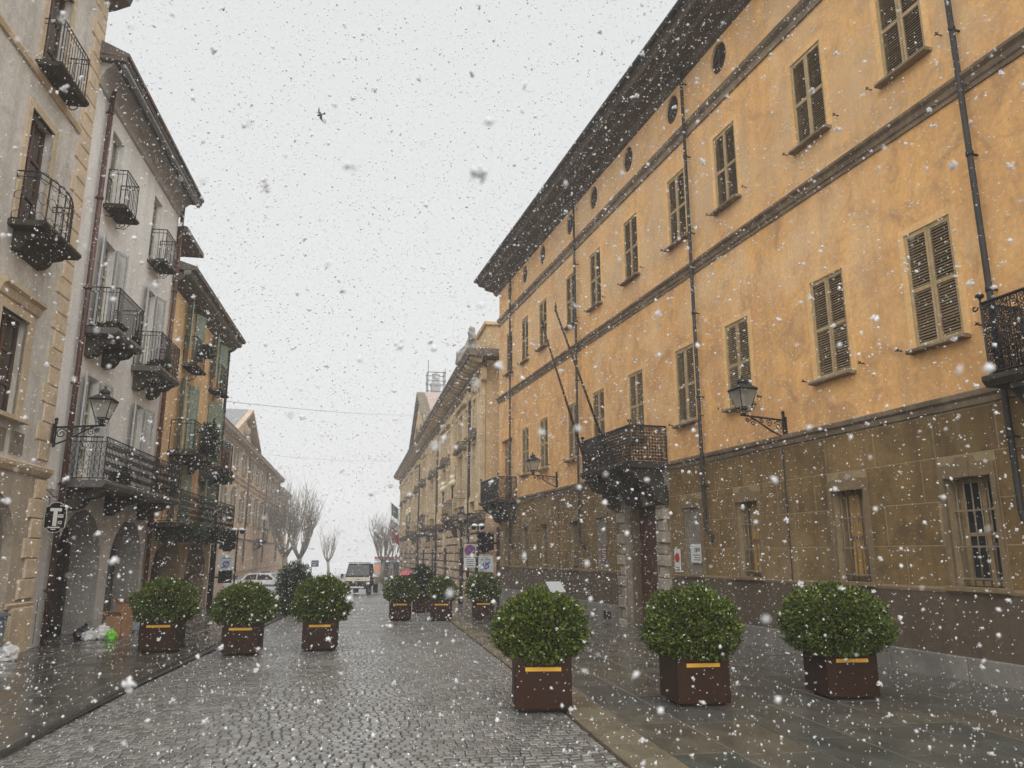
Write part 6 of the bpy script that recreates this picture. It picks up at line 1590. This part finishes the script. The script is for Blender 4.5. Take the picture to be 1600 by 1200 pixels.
mb = MB(); mb.box(-0.24, 0.24, -0.092, -0.082, 1.15, 2.0); mb.build('panel', M['lit_sign'], t)
for (x, y, z, w, h, lab) in ((-17.4, 69.0, 2.05, 0.60, 0.55, 'dark square direction sign on a post in the square'), (-13.4, 88.0, 2.3, 0.9, 0.55, 'small dark street sign on a post by the far tree')):
    t = thing('street_sign', lab, 'sign', (x, y, gz(y)-0.1), 0.15, 'far street signs')
    mb = MB(); mb.tube([(-w/2, 0, 0), (-w/2, 0, z+h)], 0.04, 6); mb.build('post', M['gutter_zinc'], t)
    mb = MB(); mb.box(-w/2, w/2, -0.03, -0.005, z, z+h); p = mb.build('board', M['blue_paint'], t)
    mb = MB(); mb.box(-w/2+0.06, w/2-0.06, -0.034, -0.031, z+h*0.6, z+h*0.68); mb.box(-w/2+0.06, w/2-0.15, -0.034, -0.031, z+h*0.3, z+h*0.38); mb.build('lettering', M['sign_white'], p)
t = thing('parasol', 'closed pink-red parasol behind the farther shrubs', 'parasol', (-6.5, 48.5, gz(48.5)-0.02))
mb = MB(); mb.tube([(0, 0, 0), (0, 0, 1.55)], 0.03, 6); mb.build('pole', M['pipe_dark'], t)
mb = MB(); mb.lathe((0, 0, 1.2), [(0.55, 0), (0.5, 0.04), (0.28, 0.2), (0.02, 0.34)], 10); mb.build('canopy', M['pink_parasol'], t)
# overhead cables and the bird
def cable(a, b, sag, label):
    n = 14; mb = MB(); a, b = Vector(a), Vector(b)
    mb.tube([(b-a)*(i/n) - Vector((0, 0, sag*4*(i/n)*(1-i/n))) for i in range(n+1)], 0.009, 4)
    o = mb.build('overhead_cable', M['gutter_zinc'], None, loc=a); tag(o, label, 'cable', 'cables over the street')
cable((-10.75, 27.6, 7.15), (-7.8, 66.0, 13.6), 0.2, 'thin cable slung from the ochre house to the golden gable')
cable((-24.0, 72.0, 10.9), (-13.3, 94.5, 13.0), 0.3, 'thin cable slung from the peach building eaves to the golden building')
bp = Vector((-8.4, 30.0, 0)); bz = 1.6 + 30*math.tan(R_(12.63)+math.atan((600-153)/1187)) 
bd = thing('bird', 'dark bird flying across the white sky with wings spread', 'bird', (-8.05*1.0, 30.0*0.955, 19.6), 0)
J = [(0.06,0,0,0.05),(0.0,0,0,0.055),(-0.08,0,0,0.04),(-0.15,0,0.01,0.022),(0.13,0,0.01,0.032),(0.17,0,0.01,0.026),(0.02,0.10,0.02,0.02),(0.02,-0.10,0.02,0.02)]
skin_figure('body', J, [(0,1),(1,2),(2,3),(0,4),(4,5),(1,6),(1,7)], 'bird_grey', bd)
for s_ in (-1, 1):
    mb = MB(); mb.add([(0.06, s_*0.03, 0.01), (0.09, s_*0.14, 0.04), (0.02, s_*0.30, 0.06), (-0.05, s_*0.33, 0.05), (-0.03, s_*0.18, 0.03), (-0.07, s_*0.04, 0.01)], [(0,1,2,3,4,5)]); o = mb.build('wing', M['bird_grey'], bd); o.modifiers.new('s', 'SOLIDIFY').thickness = 0.008
mb = MB(); mb.add([(-0.13, -0.02, 0.01), (-0.13, 0.02, 0.01), (-0.25, 0.06, 0.01), (-0.26, 0, 0.01), (-0.25, -0.06, 0.01)], [(0,1,2,3,4)]); o = mb.build('tail', M['bird_grey'], bd); o.modifiers.new('s', 'SOLIDIFY').thickness = 0.008
bd.rotation_euler = (R_(62), R_(10), R_(168)); bd.scale = (0.9, 0.9, 0.9)

# ------------------------------------------------------------------ falling and settled snow, hazy air
OCT = np.array([(1,0,0),(-1,0,0),(0,1,0),(0,-1,0),(0,0,1),(0,0,-1)], float)
OCF = np.array([(0,2,4),(2,1,4),(1,3,4),(3,0,4),(2,0,5),(1,2,5),(3,1,5),(0,3,5)])
def blob_mesh(name, cen, rad, sc, mat, seed, jit=0.35):
    r = np.random.default_rng(seed); n = len(cen)
    v = OCT[None]*(1 + jit*r.normal(size=(n, 6, 1)).clip(-1.5, 1.5))*sc[:, None, :]
    q = r.normal(size=(n, 4)); q /= np.linalg.norm(q, axis=1)[:, None]
    w, x, y, z = q.T
    Rm = np.stack([np.stack([1-2*(y*y+z*z), 2*(x*y-z*w), 2*(x*z+y*w)], 1), np.stack([2*(x*y+z*w), 1-2*(x*x+z*z), 2*(y*z-x*w)], 1), np.stack([2*(x*z-y*w), 2*(y*z+x*w), 1-2*(x*x+y*y)], 1)], 1)
    v = np.einsum('nij,nkj->nki', Rm, v) * rad[:, None, None] + cen[:, None, :]
    f = (OCF[None] + (np.arange(n)*6)[:, None, None]).reshape(-1, 3)
    me = bpy.data.meshes.new(name)
    me.vertices.add(n*6); me.vertices.foreach_set('co', v.reshape(-1))
    me.loops.add(len(f)*3); me.loops.foreach_set('vertex_index', f.reshape(-1).astype(np.int32))
    me.polygons.add(len(f)); me.polygons.foreach_set('loop_start', np.arange(0, len(f)*3, 3, dtype=np.int32)); me.polygons.foreach_set('loop_total', np.full(len(f), 3, dtype=np.int32))
    me.polygons.foreach_set('use_smooth', np.ones(len(f), dtype=bool))
    me.update(); me.validate(); me.materials.append(M[mat])
    return me
rg = np.random.default_rng(5)
FLAKES_PER_M3 = 31
bx = np.array([(-15.0, 13.0), (0.75, 25.0), (-0.3, 15.0)])
N = int(np.prod(bx[:, 1]-bx[:, 0])*FLAKES_PER_M3)
cen = bx[:, 0] + rg.random((N, 3))*(bx[:, 1]-bx[:, 0])
def side_of(c, P, D): return (c[:, 0]-P.x)*D.x + (c[:, 1]-P.y)*D.y
keep = (side_of(cen, RP, RN) > 0.05) & (side_of(cen, LP, LN) > 0.1)
cen = cen[keep]; N = len(cen)
rad = np.exp(rg.normal(math.log(0.0048), 0.52, N)).clip(0.002, 0.016)
big = rad > 0.0105
rad_big = rad[big].copy(); rad[big] *= 0.55
extra = np.repeat(cen[big], 14, 0) + rg.normal(size=(big.sum()*14, 3))*np.repeat(rad_big, 14)[:, None]*np.array([0.46, 0.46, 0.38])
cen2 = np.concatenate([cen, extra]); rad2 = np.concatenate([rad, np.repeat(rad_big, 14)*rg.uniform(0.22, 0.5, big.sum()*14)])
sc = rg.uniform(0.55, 1.45, (len(cen2), 3))
tag(obj('falling_snow', blob_mesh('falling_snow', cen2, rad2, sc, 'snowflake', 3)), 'white wet snowflakes falling through the whole street', 'snow', kind='stuff')
# flakes just landed on the wet paving
N = 9000
yy = 5.0 + 27*rg.random(N)**1.5; xx = -9 + 17*rg.random(N)
zz = np.array([gz(b) + (-0.022 if xL(b) < a < xR(b) else (0.05 if a < xL(b) else -0.008)) for a, b in zip(xx, yy)])
cen = np.stack([xx, yy, zz], 1); cen = cen[(side_of(cen, RP, RN) > 0.1) & (side_of(cen, LP, LN) > -0.2)]
rad = np.exp(rg.normal(math.log(0.0065), 0.45, len(cen))).clip(0.003, 0.02)
me = blob_mesh('settled_snow', cen, rad, np.ones((len(cen), 3))*[1.3, 1.0, 0.8], 'snowflake', 9)
tag(obj('settled_snow', me), 'scattered specks of fresh snow lying on the wet paving', 'snow', kind='stuff')

m = bpy.data.materials.new('haze_air'); m.use_nodes = True; nt = m.node_tree; nt.nodes.clear()
out = nt.nodes.new('ShaderNodeOutputMaterial'); pv = nt.nodes.new('ShaderNodeVolumePrincipled')
pv.inputs['Color'].default_value = (0.97, 0.975, 0.98, 1); pv.inputs['Density'].default_value = 0.0021; pv.inputs['Anisotropy'].default_value = 0.0
nt.links.new(pv.outputs[0], out.inputs['Volume'])
mb = MB(); mb.box(-305, 305, -65, 305, -3.2, 24.5)
tag(mb.build('haze', m), kind='stuff')
